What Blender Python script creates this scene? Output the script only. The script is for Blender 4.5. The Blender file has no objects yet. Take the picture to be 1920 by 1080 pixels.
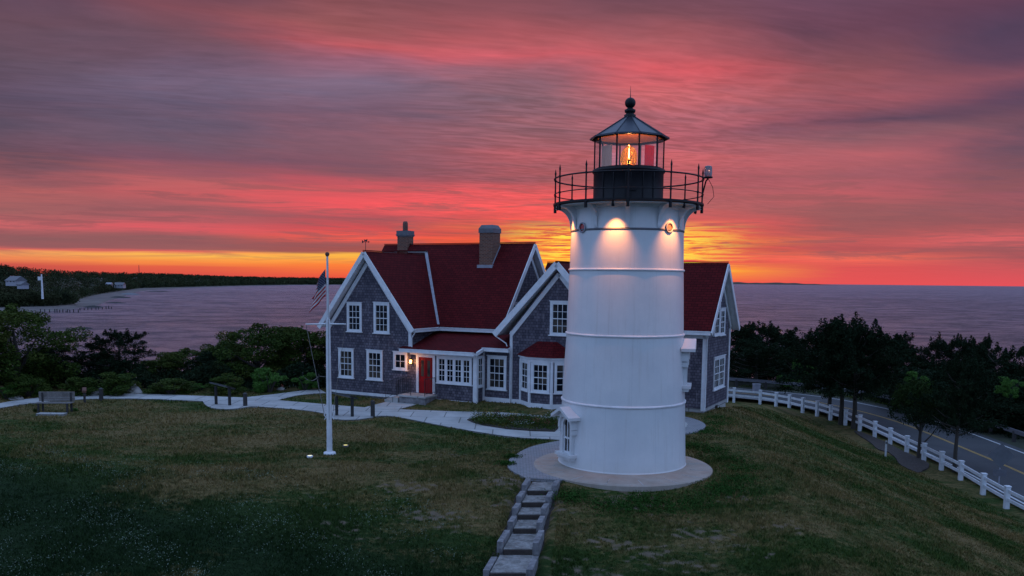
import bpy, math, random
import numpy as np
from mathutils import Vector, Matrix
rnd = random.Random(7)
RAD = math.radians
# ------------------------------------------------------------------ camera
F_PX, PITCH, ROLL, CAM_H, HOR_Y = 1600.0, RAD(6.0), RAD(0.62), 6.1, 526.0
CY_PX = HOR_Y + F_PX*math.tan(PITCH)
fwd = Vector((0, math.cos(PITCH), -math.sin(PITCH)))
r0 = Vector((1, 0, 0)); u0 = r0.cross(fwd)
rgt = math.cos(ROLL)*r0 + math.sin(ROLL)*u0
upv = -math.sin(ROLL)*r0 + math.cos(ROLL)*u0
scene = bpy.context.scene
C = scene.collection
camd = bpy.data.cameras.new('camera'); cam = bpy.data.objects.new('camera', camd); C.objects.link(cam)
camd.sensor_width = 36; camd.lens = F_PX/1920*36
camd.shift_y = (CY_PX-540)/1920
camd.clip_start = 0.1; camd.clip_end = 120000
mw = Matrix((rgt, upv, -fwd)).transposed().to_4x4(); mw.translation = Vector((0, 0, CAM_H))
cam.matrix_world = mw
scene.camera = cam
scene.render.resolution_x = 1920; scene.render.resolution_y = 1080
scene.view_settings.view_transform = 'Standard'; scene.view_settings.look = 'None'
scene.view_settings.exposure = 0; scene.view_settings.gamma = 1
def lin(c):
    return tuple((v/255/12.92 if v/255 <= 0.04045 else ((v/255+0.055)/1.055)**2.4) for v in c)
# ------------------------------------------------------------------ sky
world = bpy.data.worlds.new('World'); scene.world = world; world.use_nodes = True
N = world.node_tree.nodes; LK = world.node_tree.links
for n in list(N): N.remove(n)
class NT:
    def __init__(s, nt): s.n = nt.nodes; s.l = nt.links
    def new(s, t, **k):
        o = s.n.new(t)
        for a, b in k.items(): setattr(o, a, b)
        return o
    def put(s, sock, v):
        if isinstance(v, bpy.types.NodeSocket): s.l.new(v, sock)
        elif v is not None:
            if isinstance(v, tuple) and len(v) == 3 and sock.type == 'RGBA': v = v+(1,)
            sock.default_value = v
    def m(s, op, a, b=None, c=None, clamp=False):
        o = s.new('ShaderNodeMath', operation=op, use_clamp=clamp)
        s.put(o.inputs[0], a); s.put(o.inputs[1], b); s.put(o.inputs[2], c); return o.outputs[0]
    def vm(s, op, a, b=None, sc=None):
        o = s.new('ShaderNodeVectorMath', operation=op)
        s.put(o.inputs[0], a); s.put(o.inputs[1], b)
        if sc is not None: s.put(o.inputs['Scale'], sc)
        return o.outputs[0]
    def comb(s, x, y, z=0.0):
        o = s.new('ShaderNodeCombineXYZ'); s.put(o.inputs[0], x); s.put(o.inputs[1], y); s.put(o.inputs[2], z); return o.outputs[0]
    def noise(s, vec, scale=5, detail=3, rough=.5, dist=0, out=0):
        o = s.new('ShaderNodeTexNoise'); s.put(o.inputs['Vector'], vec); s.put(o.inputs['Scale'], scale)
        s.put(o.inputs['Detail'], detail); s.put(o.inputs['Roughness'], rough); s.put(o.inputs['Distortion'], dist); return o.outputs[out]
    def mix(s, f, a, b, blend='MIX'):
        o = s.new('ShaderNodeMix', data_type='RGBA', blend_type=blend, clamp_factor=True)
        s.put(o.inputs[0], f); s.put(o.inputs[6], a); s.put(o.inputs[7], b); return o.outputs[2]
    def rng(s, v, a, b, c=0.0, d=1.0, smooth=False):
        o = s.new('ShaderNodeMapRange', clamp=True, interpolation_type='SMOOTHSTEP' if smooth else 'LINEAR')
        s.put(o.inputs[0], v); s.put(o.inputs[1], a); s.put(o.inputs[2], b); s.put(o.inputs[3], c); s.put(o.inputs[4], d); return o.outputs[0]
    def ramp(s, f, stops):
        o = s.new('ShaderNodeValToRGB'); s.put(o.inputs[0], f); e = o.color_ramp.elements
        e[0].position, e[0].color = stops[0][0], stops[0][1]+(1,)
        e[1].position, e[1].color = stops[-1][0], stops[-1][1]+(1,)
        for p, c in stops[1:-1]: x = e.new(p); x.color = c+(1,)
        return o.outputs[0]
W = NT(world.node_tree)
tc = W.new('ShaderNodeTexCoord'); dirv = tc.outputs['Generated']
sep = W.new('ShaderNodeSeparateXYZ'); W.put(sep.inputs[0], dirv)
dx, dy, dz = sep.outputs
az = W.m('MULTIPLY', W.m('ARCTAN2', dx, dy), 180/math.pi)       # degrees from the view's north
el = W.m('MULTIPLY', W.m('ARCSINE', dz), 180/math.pi)
# cloud sheet coordinates: a flat layer overhead, streaks running towards azimuth 68
zc = W.m('ADD', W.m('MAXIMUM', dz, 0.0), 0.035)
px_ = W.m('DIVIDE', dx, zc); py_ = W.m('DIVIDE', dy, zc)
ca, sa = math.sin(RAD(72)), math.cos(RAD(72))
along = W.m('ADD', W.m('MULTIPLY', px_, ca), W.m('MULTIPLY', py_, sa))
across = W.m('SUBTRACT', W.m('MULTIPLY', py_, ca), W.m('MULTIPLY', px_, sa))
sheet = W.comb(W.m('MULTIPLY', along, 0.62), across, 0.0)
nw = W.noise(sheet, 0.9, 3, .55)
sheet2 = W.vm('ADD', sheet, W.vm('SCALE', W.noise(sheet, 0.6, 2, .5, out=1), None, 0.9))
n_big = W.noise(sheet2, 1.0, 5, .6)
n_str = W.noise(W.vm('MULTIPLY', sheet2, (1.0, 1.35, 1.0)), 2.3, 7, .58, .1)
rip = W.noise(W.vm('MULTIPLY', sheet2, (3.0, 6.0, 1.0)), 3.2, 3, .5, .5)          # fish-scale ripples in places
n_fine = W.m('ADD', W.m('MULTIPLY', rip, .6), W.m('MULTIPLY', W.noise(W.vm('MULTIPLY', sheet2, (2.0, 2.4, 1.0)), 4.0, 4, .6, .1), .4))
# warp of the elevation, fading towards the horizon
warp_amt = W.rng(el, 0.5, 14, 0.05, 1.5)
warp = W.m('MULTIPLY', W.m('SUBTRACT', nw, 0.5), W.m('MULTIPLY', warp_amt, 2.4))
elw = W.m('ADD', el, warp)
azw = W.m('ADD', az, W.m('MULTIPLY', W.m('SUBTRACT', n_big, 0.5), W.rng(el, 0, 10, 4, 16)))
fel = W.m('DIVIDE', elw, 22.0)
COLS = {
 0: [(0,95,72,92),(60,103,75,90),(120,98,78,95),(180,92,76,98),(240,95,78,98),(290,100,74,90),(330,140,85,95),(360,175,95,98),(398,155,95,98),(420,205,100,105),(442,140,90,95),(462,150,90,95),(468,225,105,95),(472,240,160,95),(486,236,130,84),(496,203,85,75),(515,195,75,70)],
 330:[(0,108,70,85),(40,128,76,88),(85,115,80,95),(130,112,88,110),(160,110,95,120),(210,100,86,110),(275,108,85,105),(312,122,80,100),(342,188,95,100),(365,195,92,98),(400,150,90,98),(430,215,90,100),(445,145,90,95),(468,150,90,95),(473,225,100,95),(477,252,188,85),(490,252,150,70),(501,226,95,70),(520,210,75,72)],
 660:[(0,120,75,85),(60,147,85,90),(98,192,90,98),(122,150,95,115),(170,125,105,130),(220,115,88,110),(280,130,88,105),(322,125,80,98),(360,215,85,95),(390,243,85,95),(410,165,80,92),(430,205,75,85),(448,238,88,80),(462,155,80,85),(473,160,80,80),(478,255,190,75),(498,248,125,60),(520,228,75,65)],
 960:[(0,120,75,88),(50,142,80,90),(98,185,90,98),(122,215,95,105),(152,150,95,110),(200,130,95,110),(250,150,95,108),(300,180,90,102),(340,150,80,95),(370,232,85,95),(400,245,85,92),(415,225,80,85),(427,225,100,75),(440,200,75,75),(456,225,85,62),(475,225,80,62),(500,255,170,50),(520,240,90,60)],
 1280:[(0,100,68,85),(50,120,75,88),(100,170,90,98),(150,210,90,100),(180,195,100,108),(220,175,98,110),(270,165,90,105),(300,190,95,105),(340,170,85,98),(390,165,90,98),(420,226,85,90),(442,226,85,78),(455,240,120,70),(464,226,80,75),(475,232,100,75),(490,225,72,78),(506,255,165,50),(520,232,80,72)],
 1600:[(0,108,72,95),(60,100,65,85),(110,125,75,88),(150,140,80,90),(190,155,85,98),(232,100,70,92),(262,140,90,102),(300,180,95,105),(330,165,90,102),(370,185,90,100),(400,150,88,95),(430,155,85,92),(450,195,88,92),(468,175,80,88),(485,238,105,90),(500,215,80,85),(530,226,80,85)],
 1920:[(0,100,62,85),(60,80,62,88),(110,90,65,90),(155,130,78,95),(180,85,65,92),(230,110,75,92),(280,100,75,95),(330,120,80,95),(360,150,85,98),(400,150,85,95),(430,160,85,92),(450,225,100,105),(470,155,85,92),(500,200,85,92),(536,226,80,90)],
}
skyc = None; prev = None
for xpx, st in COLS.items():
    a = math.atan((xpx-960)/F_PX); hy = HOR_Y+0.0108*(xpx-960)
    stops = []
    for (y, *c) in reversed(st):
        e = math.degrees(math.atan((hy-y)/F_PX*math.cos(a)))
        stops.append((max(0, e/22.0), lin(c)))
    stops[0] = (0.0, stops[0][1])
    r = W.ramp(fel, stops)
    ad = math.degrees(a)
    skyc = r if skyc is None else W.mix(W.rng(azw, prev, ad, smooth=True), skyc, r)
    prev = ad
# streaks
s1 = W.rng(W.m('ADD', W.m('MULTIPLY', n_str, 0.6), W.m('MULTIPLY', n_big, 0.4)), 0.38, 0.62)
patchy = W.rng(W.noise(W.comb(W.m('MULTIPLY', az, .05), W.m('MULTIPLY', el, .11), 1.0), 1.0, 3, .55), .38, .62, .35, 1.0)
sidefade = W.rng(az, -24, -6, .55, 1.0)
lum = W.m('ADD', 1.0, W.m('MULTIPLY', W.m('SUBTRACT', W.rng(n_fine, 0.34, 0.66, 0.88, 1.12), 1.0), patchy))
rosy = W.mix(1.0, skyc, (1.26, 1.04, 1.02), 'MULTIPLY')
dusk = W.mix(1.0, skyc, (0.60, 0.82, 0.92), 'MULTIPLY')
band = W.m('MULTIPLY', W.rng(el, 0.2, 2.2), W.rng(el, 7, 16, 1.0, 0.5))
low = W.noise(W.comb(W.m('MULTIPLY', az, 0.085), W.m('MULTIPLY', el, 1.25), 7.0), 1.6, 8, .66, .8)
skyd = W.mix(s1, dusk, rosy)
skyc = W.mix(W.m('MULTIPLY', W.m('MULTIPLY', band, patchy), W.m('MULTIPLY', sidefade, 0.85)), skyc, skyd)
ripm = W.m('MULTIPLY', W.rng(W.m('ABSOLUTE', W.m('SUBTRACT', az, 5.0)), 3, 17, 1, 0, True), W.m('MULTIPLY', W.rng(el, 3.5, 6.5), W.rng(el, 10, 14, 1, 0)))
lum = W.m('ADD', lum, W.m('MULTIPLY', ripm, W.rng(rip, .38, .62, -.13, .13)))
lumv = W.new('ShaderNodeCombineColor'); [W.put(lumv.inputs[i], lum) for i in range(3)]
skyc = W.mix(W.rng(el, 1, 5, 0.2, 1.0), skyc, W.mix(1.0, skyc, lumv.outputs[0], 'MULTIPLY'))
# thin grey layers lying in the red band above the horizon
lay = W.m('MULTIPLY', W.rng(low, .50, .60), W.m('MULTIPLY', W.rng(el, .9, 1.8), W.rng(el, 5.5, 8, 1, 0)))
skyc = W.mix(W.m('MULTIPLY', lay, .62), skyc, lin((142, 84, 92)))
# glowing streaks low round the place where the sun went down
sunaz = W.m('SUBTRACT', az, 7.0)
g = W.m('MULTIPLY', W.rng(W.m('ABSOLUTE', sunaz), 2.0, 10.0, 1, 0, True), W.m('MULTIPLY', W.rng(el, 0.2, 1.2, 0, 1, True), W.rng(el, 2.9, 4.2, 1, 0, True)))
thin = W.noise(W.comb(W.m('MULTIPLY', az, 0.22), W.m('MULTIPLY', el, 4.6), 3.0), 1.3, 7, .68, .7)
gs = W.m('MULTIPLY', g, W.rng(thin, 0.40, 0.50, 0, 1))
skyc = W.mix(gs, skyc, W.mix(W.rng(thin, .46, .55), lin((255, 128, 55)), lin((258, 232, 78))))
# the rest of the sky dome, behind and above the camera: clear blue dusk
BACK = (0.43, 0.655, 1.16)
up_mix = W.rng(el, 17, 42, 0, 1, True)
back_mix = W.rng(W.m('ABSOLUTE', az), 38, 95, 0, 1, True)
tot = W.m('MAXIMUM', up_mix, back_mix)
backc = W.mix(W.rng(n_big, .35, .65), BACK, tuple(v*0.75 for v in BACK))
behind = W.rng(W.m('ABSOLUTE', az), 95, 165, 1.22, 0.80, True)
bv = W.new('ShaderNodeCombineColor'); [W.put(bv.inputs[i], behind) for i in range(3)]
skyc = W.mix(tot, skyc, W.mix(1.0, backc, bv.outputs[0], 'MULTIPLY'))
bg = W.new('ShaderNodeBackground'); W.put(bg.inputs[0], skyc); bg.inputs[1].default_value = 1.0
SUN_EL, SUN_AZ = RAD(1.5), RAD(4.5)
nish = W.new('ShaderNodeTexSky', sky_type='NISHITA', sun_disc=False, sun_elevation=SUN_EL, sun_rotation=SUN_AZ)
bg2 = W.new('ShaderNodeBackground'); W.put(bg2.inputs[0], nish.outputs[0]); bg2.inputs[1].default_value = 0.003
addn = W.new('ShaderNodeAddShader'); LK.new(bg.outputs[0], addn.inputs[0]); LK.new(bg2.outputs[0], addn.inputs[1])
wo = W.new('ShaderNodeOutputWorld'); LK.new(addn.outputs[0], wo.inputs[0])
# ------------------------------------------------------------------ sun, nearly gone, behind cloud
sd = bpy.data.lights.new('sun', 'SUN'); sd.energy = 0.12; sd.angle = RAD(6); sd.color = (1, .55, .35)
so = bpy.data.objects.new('sun', sd); C.objects.link(so)
sdir = Vector((math.sin(SUN_AZ)*math.cos(SUN_EL), math.cos(SUN_AZ)*math.cos(SUN_EL), math.sin(SUN_EL)))
so.rotation_euler = (-sdir).to_track_quat('-Z', 'Y').to_euler(); so.location = (0, 60, 40)

# ------------------------------------------------------------------ helpers
def ray(x, y): return fwd + rgt*((x-960)/F_PX) - upv*((y-CY_PX)/F_PX)
def at(x, y, z=0.0):
    d = ray(x, y); t = (z-CAM_H)/d.z; return Vector((0, 0, CAM_H))+d*t
def smooth(t): t = min(1, max(0, t)); return t*t*(3-2*t)
def gz(x, y):
    """height of the ground"""
    s0 = 5.5+0.11*y
    t = (x-s0)/max(4.0, 22.0-s0)
    if x > 3: z_back = -.155*max(0, y-43.5)*smooth((x-4)/6)
    else: z_back = 0
    road_z = -4.02 + 0.58*smooth((y-58)/16.0) if x < 40 else -3.9
    z = (road_z)*min(1, max(0, 0.8*t+0.2*smooth(t)))
    z = max(min(z, z_back), road_z) if x > 3 else z
    near = max(0.0, 25.6-y)
    z -= 0.167*near*(1-0.35*smooth((near-6)/20))*(1-smooth((x-12)/9))
    du, dv = x-9.03, y-39.63; u_ = du*.8829-dv*.4695; v_ = du*.4695+dv*.8829
    z += .24*smooth((u_+15)/2.5)*(1-smooth((u_+3.5)/2))*smooth((v_+5.2)/1.3)*(1-smooth((v_-1)/2))
    if x > 31: z -= 0.25*(x-31)
    back = max(0, y-48.5-0*x)
    if x < 12: z -= 0.2*back*(1-smooth((x-2)/10))
    if y > 78: z -= 0.25*(y-78)*smooth((x-2)/10)
    if x < -40: z -= 0.15*(-40-x)
    return max(z, -19.0)
class MB:
    def __init__(s): s.v = []; s.f = []; s.uv = None; s.sm = []
    def add(s, vs, fs, sm=False):
        o = len(s.v); s.v += [tuple(v) for v in vs]; s.f += [tuple(i+o for i in f) for f in fs]; s.sm += [sm]*len(fs); return s
    def box(s, a, b, M=None):
        x0, y0, z0 = a; x1, y1, z1 = b
        vs = [Vector(p) for p in ((x0,y0,z0),(x1,y0,z0),(x1,y1,z0),(x0,y1,z0),(x0,y0,z1),(x1,y0,z1),(x1,y1,z1),(x0,y1,z1))]
        if M is not None: vs = [M@v for v in vs]
        return s.add(vs, [(0,3,2,1),(4,5,6,7),(0,1,5,4),(1,2,6,5),(2,3,7,6),(3,0,4,7)])
    def beam(s, p, q, w, h, up=(0, 0, 1)):
        """bar of width w (sideways) and height h (along up) between p and q"""
        p, q = Vector(p), Vector(q); d = (q-p).normalized(); sd_ = d.cross(Vector(up))
        if sd_.length < 1e-5: sd_ = d.cross(Vector((1, 0, 0)))
        sd_.normalize(); u = sd_.cross(d).normalized(); a, b = sd_*w/2, u*h/2
        vs = [p-a-b, p+a-b, p+a+b, p-a+b, q-a-b, q+a-b, q+a+b, q-a+b]
        return s.add(vs, [(0,3,2,1),(4,5,6,7),(0,1,5,4),(1,2,6,5),(2,3,7,6),(3,0,4,7)])
    def tube(s, pts, r, n=8, closed=False, cap=True):
        pts = [Vector(p) for p in pts]; rs = r if isinstance(r, (list, tuple)) else [r]*len(pts)
        m = len(pts); vs = []
        u = None
        for i, p in enumerate(pts):
            a = pts[(i-1) % m] if (closed or i > 0) else p
            b = pts[(i+1) % m] if (closed or i < m-1) else p
            d = (b-a).normalized()
            if u is None:
                u = d.cross(Vector((0, 0, 1)))
                if u.length < 1e-3: u = d.cross(Vector((1, 0, 0)))
            u = (u-d*u.dot(d)).normalized(); w = d.cross(u)
            for k in range(n):
                t = 2*math.pi*k/n; vs.append(p+(u*math.cos(t)+w*math.sin(t))*rs[i])
        fs = []
        for i in range(m if closed else m-1):
            j = (i+1) % m
            for k in range(n):
                l = (k+1) % n; fs.append((i*n+k, i*n+l, j*n+l, j*n+k))
        s.add(vs, fs, True)
        if cap and not closed:
            s.add(vs[:n], [tuple(range(n))[::-1]]); s.add(vs[-n:], [tuple(range(n))])
        return s
    def lathe(s, prof, n=64, c=(0, 0), a0=0, sm=True):
        m = len(prof); vs = []; fs = []
        for r, z in prof:
            for k in range(n):
                t = a0+2*math.pi*k/n; vs.append((c[0]+r*math.cos(t), c[1]+r*math.sin(t), z))
        for i in range(m-1):
            for k in range(n):
                l = (k+1) % n; fs.append((i*n+k, i*n+l, (i+1)*n+l, (i+1)*n+k))
        return s.add(vs, fs, sm)
    def prism(s, poly, off):
        """3D polygon swept along vector off"""
        poly = [Vector(p) for p in poly]; off = Vector(off); n = len(poly)
        vs = poly+[p+off for p in poly]
        fs = [tuple(range(n))[::-1], tuple(range(n, 2*n))]+[(i, (i+1) % n, n+(i+1) % n, n+i) for i in range(n)]
        return s.add(vs, fs)
    def build(s, name, mat, parent=None, shade=None):
        me = bpy.data.meshes.new(name); me.from_pydata(s.v, [], s.f); me.materials.append(mat)
        uvl = me.uv_layers.new(name='UVMap')
        co = s.v
        for p in me.polygons:
            n = p.normal; ax = Vector((-n.y, n.x, 0))
            if ax.length < 0.05: ux, vx = Vector((1, 0, 0)), Vector((0, 1, 0))
            else: ux = ax.normalized(); vx = n.cross(ux)
            for li in p.loop_indices:
                c = Vector(co[me.loops[li].vertex_index]); uvl.data[li].uv = (c.dot(ux), c.dot(vx))
        me.polygons.foreach_set('use_smooth', s.sm)
        o = bpy.data.objects.new(name, me); C.objects.link(o)
        if parent: o.parent = parent
        return o
def tag(o, label=None, cat=None, group=None, kind=None):
    if label: o['label'] = label
    if cat: o['category'] = cat
    if group: o['group'] = group
    if kind: o['kind'] = kind
    return o
def thing(name, label, cat, loc=(0, 0, 0), rz=0, group=None):
    o = bpy.data.objects.new(name, None); C.objects.link(o); o.location = loc; o.rotation_euler = (0, 0, rz)
    o.empty_display_size = 0.2
    return tag(o, label, cat, group)
def kids(o): return [c for c in bpy.data.objects if c.parent == o]
def dup(o, loc=None, rz=None, sc=None, label=None, group=None, parent=None):
    c = o.copy(); C.objects.link(c)
    if parent: c.parent = parent
    if loc is not None: c.location = loc
    if rz is not None: c.rotation_euler = (0, 0, rz)
    if sc is not None: c.scale = sc if isinstance(sc, (tuple, list)) else (sc,)*3
    if label: c['label'] = label
    if group: c['group'] = group
    for k in kids(o): dup(k, parent=c)
    return c
# ------------------------------------------------------------------ materials
def mat(name, base=(.5, .5, .5), rough=.7, metal=0.0, fn=None, **kw):
    m = bpy.data.materials.new(name); m.use_nodes = True; t = NT(m.node_tree)
    b = m.node_tree.nodes['Principled BSDF']; b.inputs['Roughness'].default_value = rough
    b.inputs['Metallic'].default_value = metal; b.inputs['Base Color'].default_value = tuple(base)+(1,)
    for k, v in kw.items(): b.inputs[k.replace('_', ' ')].default_value = v
    t.b = b
    if fn: fn(t, b)
    return m
def coords(t, kind='Object'): return t.new('ShaderNodeTexCoord').outputs[kind]
def bump(t, h, strength=.3, dist=.02):
    o = t.new('ShaderNodeBump'); o.inputs['Strength'].default_value = strength; o.inputs['Distance'].default_value = dist
    t.put(o.inputs['Height'], h); t.put(t.b.inputs['Normal'], o.outputs[0])
def worn(c, dark=.75, scale=3.0, bs=.15):
    def f(t, b):
        v = coords(t); n = t.noise(v, scale, 6, .65)
        t.put(b.inputs['Base Color'], t.mix(t.rng(n, .35, .65), tuple(x*dark for x in c), c))
        if bs: bump(t, t.noise(v, scale*9, 4, .6), bs, .01)
    return f
def bricktex(t, c1, c2, mortar, w, h, msize, vec=None):
    o = t.new('ShaderNodeTexBrick', offset=.5, squash=1.0)
    t.put(o.inputs['Vector'], vec if vec is not None else coords(t, 'UV'))
    for i, c in ((1, c1), (2, c2), (3, mortar)): o.inputs[i].default_value = tuple(c)+(1,)
    o.inputs['Scale'].default_value = 1; o.inputs['Mortar Size'].default_value = msize
    o.inputs['Mortar Smooth'].default_value = .3; o.inputs['Bias'].default_value = 0
    o.inputs['Brick Width'].default_value = w; o.inputs['Row Height'].default_value = h
    return o
def f_shingle(t, b):
    o = bricktex(t, (.185, .165, .195), (.075, .068, .088), (.022, .02, .027), .17, .135, .011)
    v = coords(t); n = t.noise(v, 1.4, 5, .65); n2 = t.noise(t.vm('MULTIPLY', v, (6, 6, .8)), 1.2, 4, .6)
    c = t.mix(t.rng(n, .3, .7, .0, .55), o.outputs[0], (.055, .051, .068), 'MIX')
    c = t.mix(t.rng(n2, .56, .74, 0, .55), c, (.27, .245, .265))
    t.put(b.inputs['Base Color'], c); bump(t, o.outputs[1], -.6, .02)
def f_roof(t, b):
    o = bricktex(t, (.115, .008, .010), (.075, .005, .007), (.03, .002, .003), .3, .15, .016)
    n = t.noise(coords(t), 1.1, 5, .6)
    c = t.mix(t.rng(n, .3, .7, .75, 1.0), (.04, .003, .005), o.outputs[0])
    t.put(b.inputs['Base Color'], c); bump(t, o.outputs[1], -.5, .02)
def f_brick(t, b):
    o = bricktex(t, (.22, .085, .052), (.11, .043, .030), (.20, .15, .125), .21, .075, .014)
    t.put(b.inputs['Base Color'], o.outputs[0]); bump(t, o.outputs[1], -.4, .01)
def f_glass(t, b):
    v = coords(t); n = t.noise(v, 1.1, 2, .5)
    t.put(b.inputs['Base Color'], t.mix(t.rng(n, .46, .62), (.006, .009, .014), (.075, .062, .05)))
def f_concrete(t, b):
    v = coords(t); n = t.noise(v, .8, 6, .65); n2 = t.noise(v, 30, 4, .7)
    c = t.mix(t.rng(n, .35, .65), (.33, .325, .31), (.50, .49, .475))
    c = t.mix(t.rng(n2, .35, .7, 0, .3), c, (.28, .28, .27))
    o = bricktex(t, (1, 1, 1), (.93, .93, .93), (.38, .38, .38), 1.5, 1.5, .03)
    t.put(b.inputs['Base Color'], t.mix(1.0, c, o.outputs[0], 'MULTIPLY')); bump(t, n2, .2, .01)
def f_paver(t, b):
    o = bricktex(t, (.30, .29, .30), (.22, .22, .235), (.09, .09, .09), .2, .1, .01)
    n = t.noise(coords(t), 2, 4, .6)
    t.put(b.inputs['Base Color'], t.mix(t.rng(n, .3, .7, .7, 1), (.2, .2, .2), o.outputs[0])); bump(t, o.outputs[1], -.4, .008)
def f_disc(t, b):
    v = coords(t); n = t.noise(v, 1.2, 6, .7); n2 = t.noise(v, 26, 4, .7)
    c = t.mix(t.rng(n, .3, .7), (.30, .235, .185), (.42, .37, .32))
    t.put(b.inputs['Base Color'], t.mix(t.rng(n2, .3, .7, 0, .35), c, (.2, .16, .13))); bump(t, n2, .4, .02)
def f_tower(t, b):
    v = coords(t); n = t.noise(v, .7, 5, .65); st = t.noise(t.vm('MULTIPLY', v, (7, 7, .35)), 1, 6, .7); sp = t.noise(v, 12, 5, .75)
    c = t.mix(t.rng(n, .3, .7), (.57, .585, .60), (.68, .68, .68))
    c = t.mix(t.rng(st, .54, .78, 0, .38), c, (.44, .41, .37))
    s = t.new('ShaderNodeSeparateXYZ'); t.put(s.inputs[0], v)
    ang = t.m('ARCTAN2', s.outputs[0], s.outputs[1])
    seam = t.m('ABSOLUTE', t.m('SUBTRACT', t.m('FRACT', t.m('ADD', t.m('MULTIPLY', ang, 8/(2*math.pi)), t.m('MULTIPLY', t.m('FLOOR', t.m('DIVIDE', s.outputs[2], 2.16)), .5))), .5))
    sm = t.rng(seam, .0, .004, 1, 0)
    c = t.mix(t.m('MULTIPLY', sm, .45), c, (.30, .30, .31))
    c = t.mix(t.rng(sp, .60, .72, 0, .25), c, (.45, .42, .38))
    c = t.mix(t.m('MULTIPLY', t.rng(t.m('ADD', s.outputs[2], t.m('MULTIPLY', n, .5)), .15, .75, 1, 0), .22), c, (.36, .37, .30))
    t.put(b.inputs['Base Color'], c); bump(t, t.m('ADD', t.noise(v, 3.2, 4, .55), t.m('MULTIPLY', sm, -.5)), .16, .02)
def lawn_color(t, v):
    """grass colour from ground position (shared by the soil sheet and the blades)"""
    big = t.noise(t.vm('MULTIPLY', v, (.09, .16, 0)), 1.0, 4, .6, 1.0)
    mid = t.noise(t.vm('MULTIPLY', v, (.45, .9, 0)), 1.0, 5, .65, .5)
    fine = t.noise(t.vm('MULTIPLY', v, (3.5, 6, 0)), 1.0, 4, .7)
    s = t.new('ShaderNodeSeparateXYZ'); t.put(s.inputs[0], v)
    # greener front left, browner on top; lush also paints in vignette darkening
    lush_and_vignette = t.rng(t.m('ADD', s.outputs[1], t.m('MULTIPLY', s.outputs[0], .42)), 18.5, 22.5, 1, 0)
    k = t.m('SUBTRACT', t.m('ADD', t.m('ADD', t.m('MULTIPLY', big, .8), t.m('MULTIPLY', mid, .6)), t.m('MULTIPLY', fine, .5)), t.m('MULTIPLY', lush_and_vignette, .26))
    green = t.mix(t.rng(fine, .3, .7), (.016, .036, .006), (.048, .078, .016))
    dimmed_green = t.mix(t.rng(fine, .3, .7), (.004, .014, .004), (.013, .032, .012))
    front = t.rng(t.m('ADD', s.outputs[1], t.m('MULTIPLY', big, 3.0)), 19.4, 22.6, 1, 0)  # vignette darkening put into the grass colour nearest the camera
    green = t.mix(t.m('MAXIMUM', t.m('MULTIPLY', lush_and_vignette, .85), t.m('MULTIPLY', front, .7)), green, dimmed_green)
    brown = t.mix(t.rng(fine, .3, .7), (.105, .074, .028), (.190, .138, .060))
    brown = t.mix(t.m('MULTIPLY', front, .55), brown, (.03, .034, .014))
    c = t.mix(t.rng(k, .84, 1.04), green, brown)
    # bare sandy patches near the steps and on the slope in front of the tower (same pattern as PATCH below)
    x, y = s.outputs[0], s.outputs[1]
    S = lambda a: t.m('SINE', a)
    A = lambda *q: t.m('ADD', *q)
    K = lambda a, f: t.m('MULTIPLY', a, f)
    b1 = K(S(A(K(x, 6.3), K(S(K(y, 3.1)), 2.1))), S(A(K(y, 10.1), K(S(K(x, 5.3)), 1.9))))
    b2 = K(S(A(A(K(x, 9.3), K(y, -3.1)), K(S(K(y, 6.0)), 2.0))), S(A(K(y, 12.0), K(x, 5.0))))
    d = t.vm('MULTIPLY', t.vm('SUBTRACT', v, (1.4, 24.2, 0)), (.24, .26, 0))
    L = t.new('ShaderNodeVectorMath', operation='LENGTH'); t.put(L.inputs[0], d)
    near = t.rng(L.outputs['Value'], .4, 1.9, 1, 0)
    b0 = K(S(A(K(x, 1.25), K(S(K(y, .9)), 1.4))), S(A(K(y, 1.9), K(x, .7))))
    pt_ = A(A(A(K(b1, .55), K(b0, .75)), K(b2, .45)), K(t.m('SUBTRACT', t.noise(t.vm('MULTIPLY', v, (5, 9, 0)), 1, 6, .8), .5), 2.6))
    bare = t.m('MULTIPLY', t.m('MULTIPLY', t.rng(A(pt_, K(near, .65)), .92, 1.6), .8), t.rng(near, .02, .2))
    return c, bare
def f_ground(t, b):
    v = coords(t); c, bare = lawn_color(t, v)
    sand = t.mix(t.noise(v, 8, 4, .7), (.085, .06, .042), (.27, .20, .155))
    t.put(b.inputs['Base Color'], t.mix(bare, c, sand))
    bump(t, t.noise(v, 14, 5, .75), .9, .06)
def f_blade(t, b):
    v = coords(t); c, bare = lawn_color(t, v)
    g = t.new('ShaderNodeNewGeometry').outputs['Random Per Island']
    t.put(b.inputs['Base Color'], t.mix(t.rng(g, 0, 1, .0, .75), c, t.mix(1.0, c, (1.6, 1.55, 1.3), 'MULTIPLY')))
def f_asphalt(t, b):
    v = coords(t); n = t.noise(v, .5, 5, .6); n2 = t.noise(v, 40, 3, .7)
    t.put(b.inputs['Base Color'], t.mix(t.rng(n, .3, .7), (.030, .032, .036), t.mix(n2, (.034, .036, .04), (.07, .072, .076)))); bump(t, n2, .3, .01)
def f_leaf(c1, c2, c3):
    def f(t, b):
        g = t.new('ShaderNodeNewGeometry').outputs['Random Per Island']; v = coords(t)
        n = t.noise(v, .9, 3, .6); oi = t.new('ShaderNodeObjectInfo').outputs['Random']
        c = t.mix(g, c1, c2); c = t.mix(t.rng(n, .45, .7, 0, .8), c, c3)
        t.put(b.inputs['Base Color'], t.mix(t.rng(oi, 0, 1, 0, .25), c, c2))
    return f
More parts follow.
